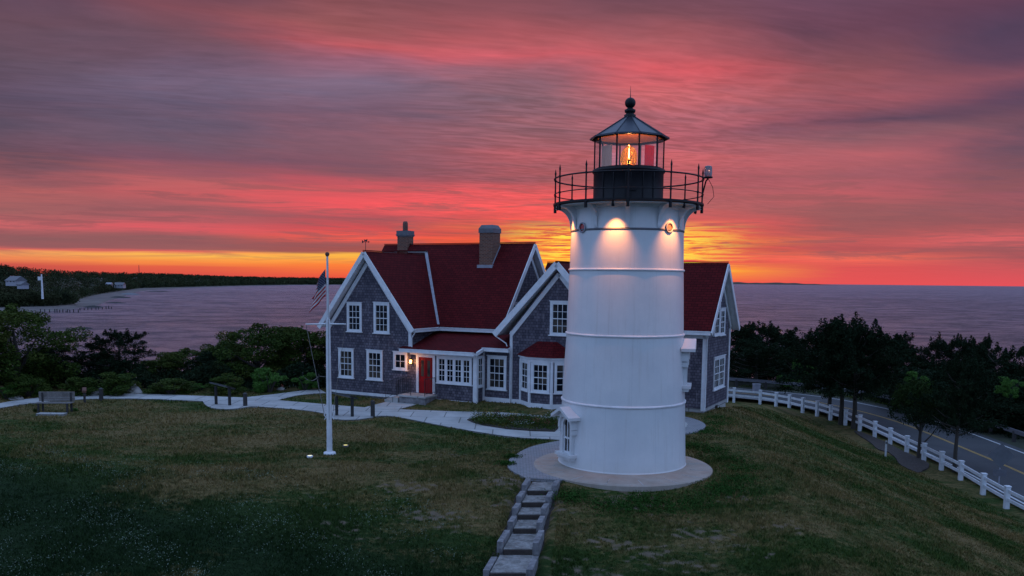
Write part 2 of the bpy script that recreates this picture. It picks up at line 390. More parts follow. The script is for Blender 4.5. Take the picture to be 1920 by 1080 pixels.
def f_bark(t, b):
    v = coords(t); n = t.noise(t.vm('MULTIPLY', v, (8, 8, 1.5)), 1.5, 5, .7)
    t.put(b.inputs['Base Color'], t.mix(n, (.022, .018, .015), (.085, .07, .058))); bump(t, n, .6, .03)
def f_sea(t, b):
    v = coords(t)
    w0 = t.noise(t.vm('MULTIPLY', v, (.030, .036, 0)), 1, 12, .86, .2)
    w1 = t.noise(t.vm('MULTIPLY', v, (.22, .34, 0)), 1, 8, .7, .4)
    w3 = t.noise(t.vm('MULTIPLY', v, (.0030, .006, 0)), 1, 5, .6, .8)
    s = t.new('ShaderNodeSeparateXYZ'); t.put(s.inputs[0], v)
    left_sheen = t.rng(s.outputs[0], -700, 250, 1, 0, True)  # paler sky reflection on the left water, put into the base colour
    c = t.mix(t.rng(t.m('ADD', w3, t.m('MULTIPLY', left_sheen, .12)), .3, .75), (.12, .10, .135), (.36, .275, .33))
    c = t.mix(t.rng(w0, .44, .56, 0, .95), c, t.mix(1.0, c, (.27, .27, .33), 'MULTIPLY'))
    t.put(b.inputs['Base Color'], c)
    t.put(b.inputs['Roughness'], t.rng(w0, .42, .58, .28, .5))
    bump(t, t.m('ADD', t.m('MULTIPLY', w1, 1.0), t.m('MULTIPLY', w0, 3.0)), 1.0, 2.2)
def f_stone(t, b):
    v = coords(t); n = t.noise(v, 3, 6, .7)
    t.put(b.inputs['Base Color'], t.mix(t.rng(n, .3, .7), (.22, .2, .19), (.5, .46, .43))); bump(t, n, .7, .05)
def f_timber(t, b):
    v = coords(t); n = t.noise(v, 5, 6, .7)
    t.put(b.inputs['Base Color'], t.mix(t.rng(n, .3, .7), (.08, .075, .08), (.30, .285, .29))); bump(t, n, .6, .02)
def f_tread(t, b):
    v = coords(t); n = t.noise(v, 4, 6, .75, .5)
    t.put(b.inputs['Base Color'], t.mix(t.rng(n, .38, .62), (.12, .11, .10), (.31, .295, .28))); bump(t, n, .6, .02)
M = dict(
 shingle=mat('weathered_shingle', fn=f_shingle, rough=.9, Specular_IOR_Level=.12), roof=mat('red_roof', fn=f_roof, rough=.85, Specular_IOR_Level=.12),
 white=mat('white_trim', fn=worn((.74, .75, .77), .82, 2.5, .05), rough=.5), brick=mat('brick', fn=f_brick, rough=.9, Specular_IOR_Level=.12),
 glass=mat('window_glass', fn=f_glass, rough=.06, Specular_IOR_Level=.22), concrete=mat('concrete', fn=f_concrete, rough=.85),
 paver=mat('paver', fn=f_paver, rough=.85), disc=mat('aggregate', fn=f_disc, rough=.9),
 tower=mat('tower_paint', fn=f_tower, rough=.38), black=mat('black_paint', fn=worn((.010, .009, .012), .6, 4, .1), rough=.5, Specular_IOR_Level=.25),
 slate=mat('dark_metal_roof', fn=worn((.035, .042, .06), .7, 2, .05), rough=.38, metal=.3),
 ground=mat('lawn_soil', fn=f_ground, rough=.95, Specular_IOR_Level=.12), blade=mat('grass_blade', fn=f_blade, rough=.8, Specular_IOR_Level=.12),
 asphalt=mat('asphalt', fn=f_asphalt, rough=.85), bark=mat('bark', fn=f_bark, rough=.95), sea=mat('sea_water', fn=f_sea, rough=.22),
 stone=mat('boulder', fn=f_stone, rough=.9), timber=mat('weathered_block', fn=f_timber, rough=.9), tread=mat('step_tread', fn=f_tread, rough=.9),
 greymetal=mat('grey_cap', fn=worn((.13, .13, .15), .7, 3, .1), rough=.5), rust=mat('terracotta', fn=worn((.16, .07, .05), .6, 5, .1), rough=.8),
 red=mat('red_door', fn=worn((.28, .004, .006), .75, 3, .05), rough=.5, Specular_IOR_Level=.2), brass=mat('brass', (.5, .33, .12), .3, .9),
 lead=mat('lead_flashing', fn=worn((.33, .33, .38), .7, 4, .1), rough=.5),
 iron=mat('black_iron', (.012, .012, .014), .45), wood=mat('grey_wood', fn=worn((.22, .195, .18), .6, 6, .2), rough=.9),
 darkwood=mat('dark_wood', fn=worn((.05, .045, .045), .6, 6, .2), rough=.9),
 fence=mat('white_fence', fn=worn((.72, .74, .77), .8, 4, .05), rough=.55), mulch=mat('mulch', fn=worn((.075, .058, .05), .45, 9, .8), rough=.95),
 lineW=mat('white_line', fn=worn((.62, .62, .62), .75, 6, 0), rough=.8), lineY=mat('yellow_line', fn=worn((.50, .30, .07), .75, 6, 0), rough=.8),
 leaf=mat('leaf', fn=f_leaf((.012, .036, .006), (.058, .088, .014), (.085, .075, .015)), rough=.8, Specular_IOR_Level=.1),
 leafdark=mat('leaf_dark', fn=f_leaf((.004, .012, .006), (.014, .027, .012), (.02, .028, .010)), rough=.85, Specular_IOR_Level=.06),
 leafbright=mat('leaf_bright', fn=f_leaf((.04, .115, .016), (.08, .18, .030), (.06, .14, .02)), rough=.7, Specular_IOR_Level=.15),
 leafmid=mat('leaf_mid', fn=f_leaf((.006,.018,.005),(.026,.044,.010),(.036,.038,.010)), rough=.85, Specular_IOR_Level=.06),
 sand=mat('beach_sand', fn=worn((.17, .145, .135), .5, .05, .1), rough=.95), hill=mat('hill_ground', fn=worn((.03, .04, .02), .6, .02, 0), rough=.95),
 roughscrub=mat('scrub_ground', fn=worn((.035, .042, .02), .5, .8, .5), rough=.95),
 soil=mat('bed_soil', fn=worn((.05, .038, .032), .6, 9, .5), rough=.95),
)
# ------------------------------------------------------------------ ground
def axis(stops):
    out = []
    for a, b, st in stops:
        n = max(1, int(round((b-a)/st))); out += [a+(b-a)*i/n for i in range(n)]
    return out+[stops[-1][1]]
def ground():
    xs = axis([(-160, -50, 8), (-50, -26, 2), (-26, -2, .6), (-2, 3, .2), (3, 36, .6), (36, 60, 2), (60, 200, 9)])
    ys = axis([(-80, 0, 8), (0, 14, 2), (14, 17, .6), (17, 26, .25), (26, 82, .6), (82, 120, 3), (120, 190, 9)])
    nr = np.random.RandomState(3)
    vs = []; fs = []
    for y in ys:
        for x in xs:
            z = gz(x, y)
            z += 0.02*math.sin(x*.9+1.3*math.sin(y*.7))*math.sin(y*.8+x*.2) - .02
            if 15 < y < 25.9:
                xc = .9-(25.6-y)*.1667; z -= .20*(1-smooth((abs(x-xc)-.50)/.2))
            vs.append((x, y, z))
    nx = len(xs)
    for j in range(len(ys)-1):
        for i in range(nx-1): fs.append((j*nx+i, j*nx+i+1, (j+1)*nx+i+1, (j+1)*nx+i))
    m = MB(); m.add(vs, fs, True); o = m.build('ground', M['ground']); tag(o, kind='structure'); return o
ground()
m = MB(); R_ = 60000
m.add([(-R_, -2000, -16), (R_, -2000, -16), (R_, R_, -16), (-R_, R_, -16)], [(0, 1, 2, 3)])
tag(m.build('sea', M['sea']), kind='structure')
# ------------------------------------------------------------------ paths
def sheet(name, pts, mat_, z=.03, thick=.10, zf=None, kind='structure'):
    m = MB(); pts = [Vector(p).to_3d() for p in pts]
    a = sum(pts[i].x*pts[(i+1) % len(pts)].y-pts[(i+1) % len(pts)].x*pts[i].y for i in range(len(pts)))
    if a < 0: pts.reverse()
    top = [Vector((p.x, p.y, (zf(p.x, p.y) if zf else 0)+z)) for p in pts]
    n = len(pts); bot = [p-Vector((0, 0, thick)) for p in top]
    import mathutils.geometry as G
    tri = G.tessellate_polygon([[(p.x, p.y, 0) for p in top]])
    fs = []
    for t in tri:
        A, B, D = (top[i] for i in t)
        fs.append(t if (B-A).cross(D-A).z > 0 else t[::-1])
    m.add(top+bot, [tuple(f) for f in fs]+[(i, n+i, n+(i+1) % n, (i+1) % n) for i in range(n)])
    o = m.build(name, mat_); return tag(o, kind=kind)
def crv(px, z=0.0, n=5, closed=False):
    """smooth line through ground points"""
    P = [at(x, y, z) for x, y in px]; out = []
    for i in range(len(P)-1):
        p0 = P[max(0, i-1)]; p1 = P[i]; p2 = P[i+1]; p3 = P[min(len(P)-1, i+2)]
        for k in range(n):
            t = k/n; out.append(.5*((2*p1)+(-p0+p2)*t+(2*p0-5*p1+4*p2-p3)*t*t+(-p0+3*p1-3*p2+p3)*t**3))
    return out+[P[-1]]
up1 = crv([(-160, 790), (0, 757), (60, 748), (130, 742), (240, 739), (320, 741), (450, 746)])+crv([(450, 746), (518, 751), (660, 763), (695, 765)])+crv([(740, 768), (790, 770), (880, 773), (1050, 775), (1180, 772)])
lo1 = crv([(1180, 840), (1050, 826), (960, 820), (850, 803), (740, 782), (700, 782)])+crv([(700, 783), (665, 788), (625, 786), (606, 776), (560, 769), (480, 763)])+crv([(470, 763), (430, 768), (398, 766), (384, 759)])+crv([(380, 753), (240, 748), (110, 752), (0, 766), (-160, 802)])
sheet('path', up1+lo1, M['concrete'], .03)
sheet('path', crv([(450, 747), (515, 740), (570, 733), (600, 731)])+crv([(612, 738), (605, 738), (560, 742), (518, 752)]), M['concrete'], .034)
sheet('path', [at(*p) for p in ((680, 766), (735, 752), (741, 745), (800, 748), (790, 757), (742, 770))], M['concrete'], .038)
# paver ring behind the tower and paver apron in front of it
def arc(cx, cy, r, a0, a1, n=24): return [Vector((cx+r*math.cos(a0+(a1-a0)*i/n), cy+r*math.sin(a0+(a1-a0)*i/n), 0)) for i in range(n+1)]
sheet('paved_ring', arc(5.0, 36.6, 3.35, 0, 2*math.pi, 48)[:-1], M['paver'], .044)
sheet('path', arc(5.0, 36.6, 2.6, 0, 2*math.pi, 48)[:-1], M['concrete'], .05)
sheet('paved_apron', crv([(1060, 826), (1000, 838), (965, 855), (951, 870), (958, 883), (985, 898)])+[at(1055, 902), Vector((3, 27, 0)), Vector((3, 32, 0))], M['paver'], .04)
# lawn verge details: mulch under the fence trees, scrubby ground past the road
mb_ = [at(x, y, z) for x, y, z in ((1596, 800, -3.8), (1625, 817, -3.75), (1650, 836, -3.7), (1672, 838, -3.65), (1690, 862, -3.6), (1722, 876, -3.6), (1745, 868, -3.75), (1738, 858, -3.8), (1700, 846, -3.9), (1668, 830, -3.9), (1630, 812, -3.9))]
mb_ = [mb_[i].lerp(mb_[(i+1) % len(mb_)], k/4) for i in range(len(mb_)) for k in range(4)]
for _ in range(3): mb_ = [(mb_[i-1]+mb_[i]*2+mb_[(i+1) % len(mb_)])/4+Vector((rnd.uniform(-.05,.05), rnd.uniform(-.05,.05), 0)) for i in range(len(mb_))]
sheet('mulch_bed', mb_, M['mulch'], .05, .07, zf=gz)
# ------------------------------------------------------------------ road
FP = [(2080, 1050, -3.9), (1887, 948, -3.9), (1843, 922, -3.9), (1801, 896, -3.9), (1765, 877, -3.9), (1732, 860, -3.9), (1700, 845, -3.9), (1669, 829, -3.9), (1640, 815, -3.85), (1612, 802, -3.8), (1585, 791, -3.75), (1557, 782, -3.7), (1532, 774, -3.6), (1505, 768, -3.55), (1480, 762, -3.5), (1455, 757.5, -3.45), (1425, 752.5, -3.4), (1376, 748, -3.3)]
fpts = [at(*p) for p in FP]
fpts.append(fpts[-1]+(fpts[-1]-fpts[-2])*1.3+Vector((0, .2, 0)))
def off_line(P, d):
    out = []
    for i, p in enumerate(P):
        a = P[max(0, i-1)]; b = P[min(len(P)-1, i+1)]; t = (b-a); t.z = 0; t.normalize()
        out.append(p+Vector((t.y, -t.x, 0))*d)
    return out
def smooth_line(P, it=3):
    for _ in range(it): P = [P[0]]+[(P[i-1]+P[i]*2+P[i+1])/4 for i in range(1, len(P)-1)]+[P[-1]]
    return P
def dense(P, n=4): return [P[i].lerp(P[i+1], k/n) for i in range(len(P)-1) for k in range(n)]+[P[-1]]
base_line = [Vector((21.5, 15, -3.9)), Vector((21.8, 26, -3.9))]+fpts[1:]+[Vector((8, 71.5, -3.3)), Vector((-4, 71, -3.3)), Vector((-20, 70, -3.6))]
base_line = smooth_line(dense(base_line), 12)
def strip(name, d0, d1, mat_, z, seg=None, kind='structure'):
    A = off_line(base_line, d0); B = off_line(base_line, d1); m = MB(); n = len(A)
    vs = []
    for a, b in zip(A, B):
        vs += [(a.x, a.y, a.z+z), (b.x, b.y, b.z+z)]
    m.add(vs, [(2*i, 2*i+1, 2*i+3, 2*i+2) for i in range(n-1)], True)
    return tag(m.build(name, mat_), kind=kind)
strip('road', .45, 7.3, M['asphalt'], .05)
strip('road_marking', 3.68, 3.75, M['lineY'], .056); strip('road_marking', 3.80, 3.87, M['lineY'], .056)
strip('road_marking', .75, .87, M['lineW'], .056); strip('road_marking', 6.65, 6.77, M['lineW'], .056)
strip('verge', 7.3, 13, M['roughscrub'], .03)

# ------------------------------------------------------------------ house
TH = RAD(-28); HO = Vector((9.03, 39.63, 0))
house = thing('keepers_house', 'long grey shingled keepers house with dark red roofs, white trim and two chimneys', 'house', HO, TH)
def P(name, mb, mat_, parent=house, **k):
    return mb.build(name, mat_, parent)
def wallpoly(poly, off): return MB().prism(poly, off)
T = .14
V = Vector
# --- walls (u, v, z)
m = MB()
m.prism([(-19.2,-3.9,.15),(-13.9,-3.9,.15),(-13.9,-3.9,3.8),(-16.55,-3.9,7.2),(-19.2,-3.9,3.8)], (0,T,0))       # gable A
m.box((-14.04,-3.76,.15),(-13.9,-1.5,3.6)); m.box((-19.2,-3.76,.15),(-19.06,5.1,3.6))
m.box((-13.9,-1.5,.15),(-10.2,-1.36,3.6))
m.prism([(-10.2,-1.5,.15),(-10.2,5.1,.15),(-10.2,5.1,3.7),(-10.2,1.8,7.85),(-10.2,-1.5,3.7)], (-T,0,0))
m.prism([(-19.2,-1.5,3.5),(-19.2,5.1,3.5),(-19.2,1.8,7.85)], (T,0,0))
m.box((-19.06,4.96,.15),(-10.34,5.1,3.6))
P('wall', m, M['shingle'])
m = MB()   # entry porch walls
m.box((-13.9,-3.9,.15),(-10.1,-3.76,2.62)); m.box((-10.24,-3.76,.15),(-10.1,-3.2,2.72)); m.box((-10.24,-3.2,.2),(-8.6,-3.06,2.82)); m.prism([(-10.1,-3.06,2.6),(-10.1,-1.5,2.6),(-10.1,-1.5,3.3),(-10.1,-3.06,2.8)], (-.14,0,0))
P('porch_wall', m, M['shingle'])
m = MB()   # wing with cross gable B
m.prism([(-8.6,-3.2,.2),(-3.6,-3.2,.2),(-3.6,-3.2,3.75),(-6.1,-3.2,6.72),(-8.6,-3.2,3.75)], (0,T,0))
m.box((-8.6,-3.06,.2),(-8.46,4.3,3.6)); m.box((-3.74,-3.06,.2),(-3.6,0,3.6)); m.box((-3.6,0,.2),(-.14,.14,3.8)); m.box((-10.2,-1.36,.2),(-8.6,-1.22,3.5))
m.prism([(0,0,.2),(0,4.36,.2),(0,4.36,3.85),(0,2.18,6.75),(0,0,4.25)], (-T,0,0))
m.box((-8.46,4.22,.2),(-.14,4.36,3.7))
P('wing_wall', m, M['shingle'])
# foundations
m = MB()
m.box((-19.14,-3.84,-.4),(-10.16,5.04,.15)); m.box((-10.3,-3.14,-.5),(-3.66,4.3,.2)); m.box((-3.9,.06,-.9),(-.06,4.3,.2))
P('foundation', m, M['concrete'])
m = MB(); m.box((-19.25,-3.95,.08),(-10.07,-3.9,.22)); m.box((-10.1,-3.26,.1),(-3.6,-3.2,.42)); P('base_trim', m, M['white'])
# --- roofs: red skin over a white under-slab
def slab(skin, under, poly, n_out, over=.0):
    poly = [V(p) for p in poly]; nn = (poly[1]-poly[0]).cross(poly[2]-poly[0]).normalized()
    if nn.dot(V(n_out)) < 0: nn = -nn
    skin.prism(poly, nn*.05); c = sum(poly, V((0,0,0)))/len(poly)
    under.prism([p for p in poly], -nn*.13)
ra, ua = MB(), MB()
slab(ra, ua, [(-13.6,-4.25,3.63),(-13.6,-1.75,3.63),(-16.55,1.35,7.47),(-16.55,-4.25,7.47)], (1,0,1))
slab(ra, ua, [(-19.5,-4.25,3.63),(-19.5,-1.0,3.63),(-16.55,1.35,7.47),(-16.55,-4.25,7.47)], (-1,0,1))
P('gable_roof', ra, M['roof']); P('gable_roof_trim', ua, M['white'])
rb, ub = MB(), MB()
slab(rb, ub, [(-13.6,-1.85,3.64),(-9.88,-1.85,3.64),(-9.88,1.8,8.06),(-19.7,1.8,8.06),(-19.7,1.5,7.69),(-16.5,1.5,7.69)], (0,-1,1))
slab(rb, ub, [(-19.7,5.45,3.64),(-9.88,5.45,3.64),(-9.88,1.8,8.06),(-19.7,1.8,8.06)], (0,1,1))
roof_main = P('main_roof', rb, M['roof']); P('main_roof_trim', ub, M['white'])
rw, uw = MB(), MB()
slab(rw, uw, [(-2.95,-.5,3.86),(.35,-.5,3.86),(.35,2.18,7.03),(-9.3,2.18,7.03),(-9.3,1.9,6.7),(-6.0,1.9,6.7)], (0,-1,1))
slab(rw, uw, [(-9.3,4.86,3.86),(.35,4.86,3.86),(.35,2.18,7.03),(-9.3,2.18,7.03)], (0,1,1))
slab(rw, uw, [(-9.27,-3.52,3.62),(-9.27,4.4,3.62),(-6.1,2.3,6.94),(-6.1,-3.52,6.94)], (-1,0,1))
slab(rw, uw, [(-2.95,-3.52,3.66),(-2.95,-.5,3.66),(-6.1,2.05,6.94),(-6.1,-3.52,6.94)], (1,0,1))
P('wing_roof', rw, M['roof']); P('wing_roof_trim', uw, M['white'])
# ridge caps
m = MB(); m.beam((-16.55,-4.25,7.54),(-16.55,1.3,7.54),.16,.04); m.beam((-19.7,1.8,8.13),(-9.88,1.8,8.13),.16,.04); m.beam((-9.3,2.18,7.1),(.35,2.18,7.1),.16,.04); m.beam((-6.1,-3.5,7.0),(-6.1,2.1,7.0),.16,.04)
P('ridge_cap', m, M['roof'])
m = MB(); a, b = V((-13.62,-1.8,3.78)), V((-16.5,1.32,7.60)); m.beam(a, b, .17, .05, up=(.6,-.5,.7)); P('valley_flashing', m, M['lead'])
# rake boards, friezes, corner boards
def rake(pts, w=.24, t=.05, up=(0,0,1)):
    m = MB()
    for a, b in zip(pts[:-1], pts[1:]): m.beam(a, b, t, w, up=up)
    P('rake_board', m, M['white'])
rake([(-19.55,-4.28,3.52),(-16.55,-4.28,7.40),(-13.55,-4.28,3.52)]); rake([(-19.2,-3.925,3.45),(-16.55,-3.925,6.95),(-13.9,-3.925,3.45)], .2)
rake([(-9.86,-1.85,3.50),(-9.86,1.8,7.96),(-9.86,5.45,3.50)]); rake([(-10.175,-1.5,3.45),(-10.175,1.8,7.5),(-10.175,5.1,3.45)], .2)
rake([(-9.33,-3.55,3.50),(-6.1,-3.55,6.87),(-2.9,-3.55,3.52)], .28); rake([(-8.6,-3.225,3.5),(-6.1,-3.225,6.42),(-3.6,-3.225,3.5)], .2)
rake([(.37,-.5,3.74),(.37,2.18,6.93),(.37,4.86,3.74)]); rake([(.025,-.1,3.85),(.025,2.18,6.5),(.025,4.46,3.85)], .2)
for i, (a, b) in enumerate([((-19.23,-3.94,.15),(-19.08,-3.88,3.75)), ((-14.04,-3.94,2.6),(-13.87,-3.84,3.75)), ((-10.26,-3.95,.05),(-10.07,-3.76,2.6)), ((-8.64,-3.24,.2),(-8.5,-3.18,3.7)),
      ((-.16,-.04,.1),(.03,.12,3.75)), ((-.06,4.2,0),(.04,4.4,3.8)), ((-10.11,-3.29,.15),(-10.03,-3.2,2.75))]):
    P('corner_board', MB().box(a, b), M['white'])
# gutters / fascias
def gutter(p, q, w=.14, h=.16):
    m = MB(); m.beam(p, q, w, h); p2, q2 = V(p), V(q); m.beam(p2+V((0,0,h/2)), q2+V((0,0,h/2)), w+.04, .03); P('gutter', m, M['white'])
gutter((-13.52,-1.93,3.56),(-9.95,-1.93,3.56)); gutter((-13.52,-4.2,3.56),(-13.52,-1.9,3.56)); gutter((-9.36,-3.4,3.54),(-9.36,-1.95,3.54))
gutter((-2.9,-.57,3.78),(.33,-.57,3.78)); gutter((-3.3,4.93,3.78),(.33,4.93,3.78))
gutter((-14.35,-4.25,2.56),(-10.02,-4.25,2.56)); gutter((-9.95,-4.2,2.58),(-9.95,-3.6,2.74)); gutter((-9.95,-3.58,2.77),(-8.5,-3.58,2.77))
# frieze under eaves
for a, b in (((-13.9,-1.54,3.2),(-10.2,-1.5,3.5)), ((-3.6,-.04,3.5),(0,0,3.72)), ((-13.95,-3.94,2.36),(-10.1,-3.9,2.5))): P('frieze_board', MB().box(a, b), M['white'])
# porch roof
rp, up_ = MB(), MB()
slab(rp, up_, [(-14.4,-4.22,2.62),(-9.95,-4.22,2.62),(-10.0,-1.5,3.42),(-13.9,-1.5,3.42),(-13.9,-3.92,2.71),(-14.4,-3.92,2.71)], (0,-1,1))
slab(rp, up_, [(-9.98,-3.55,2.84),(-8.62,-3.55,2.84),(-8.62,-1.5,3.44),(-9.98,-1.5,3.44)], (0,-1,1))
P('porch_roof', rp, M['roof']); P('porch_roof_trim', up_, M['white'])
# downspouts
for pts in ([(-9.36,-3.4,3.45),(-8.8,-3.32,3.1),(-8.72,-3.3,2.85)], [(-8.5,-3.55,2.75),(-8.56,-3.3,2.5),(-8.56,-3.3,.15)], [(-13.5,-4.1,3.5),(-13.8,-3.98,3.2),(-13.8,-3.98,2.72)], [(-9.98,-4.1,2.5),(-10.02,-3.99,2.3),(-10.02,-3.99,.1)]):
    P('downspout', MB().tube(pts, .03, 8), M['white'])
P('downspout', MB().tube([(.2,-.45,3.75),(.06,-.1,3.45),(.06,-.1,.3)], .035, 8), M['white'])

# --- windows
def window(fr, u0, u1, z0, z1, cols=3, rows=4, parent=house, twin=1, label=None, cas=.11):
    """fr = (origin, right, out) of the wall plane; outer casing from u0..u1, z0..z1"""
    O, A, Nn = V(fr[0]), V(fr[1]), V(fr[2]); U = V((0,0,1))
    X = Matrix((A, Nn, U)).transposed().to_4x4(); X.translation = O
    f = MB(); B = lambda a0, a1, b0, b1, d0, d1: f.box((a0, d0, b0), (a1, d1, b1), X)
    c = cas; de = .045
    B(u0, u0+c, z0, z1, 0, de); B(u1-c, u1, z0, z1, 0, de); B(u0+c, u1-c, z1-c, z1, 0, de); B(u0-.03, u1+.03, z1, z1+.035, 0, de+.03)
    B(u0+c, u1-c, z0, z0+c*.6, 0, de-.004)
    W_ = (u1-u0-2*c-(twin-1)*.09)/twin
    g = MB()
    for k in range(twin):
        a = u0+c+k*(W_+.09); b = a+W_
        if k: B(a-.09, a, z0+c*.6, z1-c, 0, de-.006)
        zb, zt = z0+c*.6, z1-c; s = .035; zm = (zb+zt)/2
        B(a, a+s, zb, zt, .004, .03); B(b-s, b, zb, zt, .004, .03); B(a+s, b-s, zb, zb+s*1.3, .004, .03); B(a+s, b-s, zt-s, zt, .004, .03)
        if rows >= 4: B(a+s, b-s, zm-.022, zm+.022, .004, .034)
        for i in range(1, cols):
            x = a+s+(b-a-2*s)*i/cols; B(x-.0115, x+.0115, zb+s, zt-s, .006, .024)
        for i in range(1, rows):
            if rows >= 4 and i == rows//2: continue
            z = zb+s+(zt-zb-2*s)*i/rows; B(a+s, b-s, z-.0115, z+.0115, .0065, .0235)
        g.box((a, -.02, zb), (b, .008, zt), X)
    w = f.build('window', M['white'], parent)
    if label: w['label'] = label
    g.build('pane', M['glass'], w)
    s_ = MB(); s_.box((u0-.05, 0, z0-.05), (u1+.05, .085, z0), X); s_.build('sill', M['white'], w)
    return w
FA = ((0,-3.9,0), (1,0,0), (0,-1,0)); FB = ((0,-3.2,0), (1,0,0), (0,-1,0)); FR = ((0,0,0), (0,1,0), (1,0,0)); FM = ((-10.2,0,0), (0,1,0), (1,0,0))
window(FA,-17.93,-16.97,3.38,4.87); window(FA,-16.2,-15.21,3.36,4.91); window(FA,-18.52,-17.52,.93,2.45); window(FA,-16.67,-15.66,.93,2.45)
window(FA,-14.98,-14.13,1.55,2.45,2,2, label='small square four pane window beside the entrance')
window(FA,-12.36,-10.34,1.04,2.36,2,4,twin=4, label='band of four narrow windows right of the red door')
window(FB,-6.53,-5.52,3.6,5.16)
window(FB,-9.87,-8.82,.83,2.45)
window(((-10.1,0,0),(0,1,0),(1,0,0)), -3.82,-3.28,.95,2.42,2,4, cas=.07)
window(FR,1.25,2.25,3.58,5.2,2,4); window(FR,2.3,3.25,3.55,4.85,2,4); window(FR,1.45,3.5,.93,2.5,3,4,twin=2)
window(FM,-.35,.7,3.75,4.95,3,4)
m = MB(); m.box((-.052,2.2,-.25),(-.03,2.6,.08)); P('vent', m, M['black'])
# back and far side windows (seen only from round the house)
for u in (-17.5,-15,-12.5): window(((0,5.1,0),(1,0,0),(0,1,0)), u-.5,u+.5,.95,2.45)
# --- red entrance door
m = MB(); m.box((-13.56,-3.96,.46),(-13.42,-3.9,2.36)); m.box((-12.58,-3.96,.46),(-12.44,-3.9,2.36)); m.box((-13.56,-3.962,2.26),(-12.44,-3.9,2.38)); P('door_frame', m, M['white'])
m = MB(); m.box((-13.42,-3.93,.46),(-12.58,-3.885,2.26))
for u in (-13.36,-12.98):
    m.box((u,-3.945,.56),(u+.34,-3.93,1.1))
    for a, b, c_, d_ in ((0,.03,1.2,2.17),(.31,.34,1.2,2.17)): m.box((u+a,-3.945,c_),(u+b,-3.93,d_))
door = P('door', m, M['red'])
m = MB(); m.box((-13.28,-3.938,1.3),(-13.12,-3.928,2.1)); m.box((-12.9,-3.938,1.3),(-12.74,-3.928,2.1)); m.build('door_pane', M['glass'], door)
m = MB(); m.tube([(-12.68,-3.93,1.2),(-12.68,-3.99,1.2)], .03, 8); m.build('door_handle', M['brass'], door)
# stoop with railings
m = MB(); m.box((-13.95,-5.0,.36),(-12.3,-3.96,.44)); st = P('stoop', m, M['concrete'])
m = MB(); m.box((-13.9,-4.94,-.1),(-12.36,-3.9,.36)); m.build('stoop_base', M['timber'], st)
m = MB(); m.box((-14.35,-5.0,.0),(-13.951,-3.96,.29)); m.box((-14.75,-5.0,.0),(-14.351,-3.96,.16)); m.build('step', M['concrete'], st)
def railing(pts, h=.85):
    m = MB(); top = [V(p)+V((0,0,h)) for p in pts]
    m.tube(top, .018, 6)
    low = [V(p)+V((0,0,.12)) for p in pts]; m.tube(low, .012, 6)
    for a, b in zip(pts[:-1], pts[1:]):
        a, b = V(a), V(b); n = max(2, int((b-a).length/.12))
        for i in range(n+1):
            q = a.lerp(b, i/n); r = .016 if i in (0, n) else .008
            m.tube([q+V((0,0,0 if i in (0, n) else .12)), q+V((0,0,h))], r, 5)
    P('handrail', m, M['iron'])
railing([(-14.7,-4.95,.1),(-13.95,-4.95,.44),(-13.2,-4.95,.44)]); railing([(-14.7,-4.02,.1),(-13.95,-4.02,.44)]); railing([(-12.38,-4.95,.44),(-12.38,-4.05,.44)])
# --- bay window
bay_pts = [(-8.05,-3.2),(-7.22,-3.9),(-6.08,-3.9),(-5.25,-3.2)]
m = MB(); m.prism([(x,y,.3) for x,y in bay_pts], (0,0,.6)); m.prism([(x,y,.9) for x,y in bay_pts], (0,0,1.65)); bay = P('bay_window', m, M['shingle'])
m = MB()
def bay_ring(z0, z1, o):
    c = V((-6.65,-3.2,0)); poly = []
    for x, y in bay_pts:
        d = V((x,y,0))-c; d = d*(1+o/d.length); poly.append((c.x+d.x, min(c.y+d.y, -3.2) if y > -3.3 else c.y+d.y, z0))
    m.prism(poly, (0,0,z1-z0))
bay_ring(.15,.42,.05); bay_ring(2.38,2.5,.06); bay_ring(2.5,2.58,.16)
for x, y in bay_pts: m.tube([(x,y-.0,.42),(x,y,2.38)], .075, 8)
m.build('bay_trim', M['white'], bay)
m = MB(); e = [(-8.28,-3.2,2.58),(-7.32,-4.08,2.58),(-5.98,-4.08,2.58),(-5.02,-3.2,2.58)]; tq = [(-7.15,-3.2,3.27),(-7.0,-3.36,3.27),(-6.3,-3.36,3.27),(-6.15,-3.2,3.27)]
m.add(e+tq, [(0,1,5,4),(1,2,6,5),(2,3,7,6),(4,5,6,7),(3,2,1,0),(0,4,7,3)]); m.build('bay_roof', M['roof'], bay)
window(((-7.22,-3.9,0),(1,0,0),(0,-1,0)), .09,1.05,.95,2.36, parent=bay)
for a, b in (((-8.05,-3.2),(-7.22,-3.9)), ((-6.08,-3.9),(-5.25,-3.2))):
    d = V((b[0]-a[0],b[1]-a[1],0)); L_ = d.length; d.normalize(); window(((a[0],a[1],0), d, (d.y,-d.x,0)), (.12), L_-.12, .95,2.36,2,4, parent=bay, cas=.09)
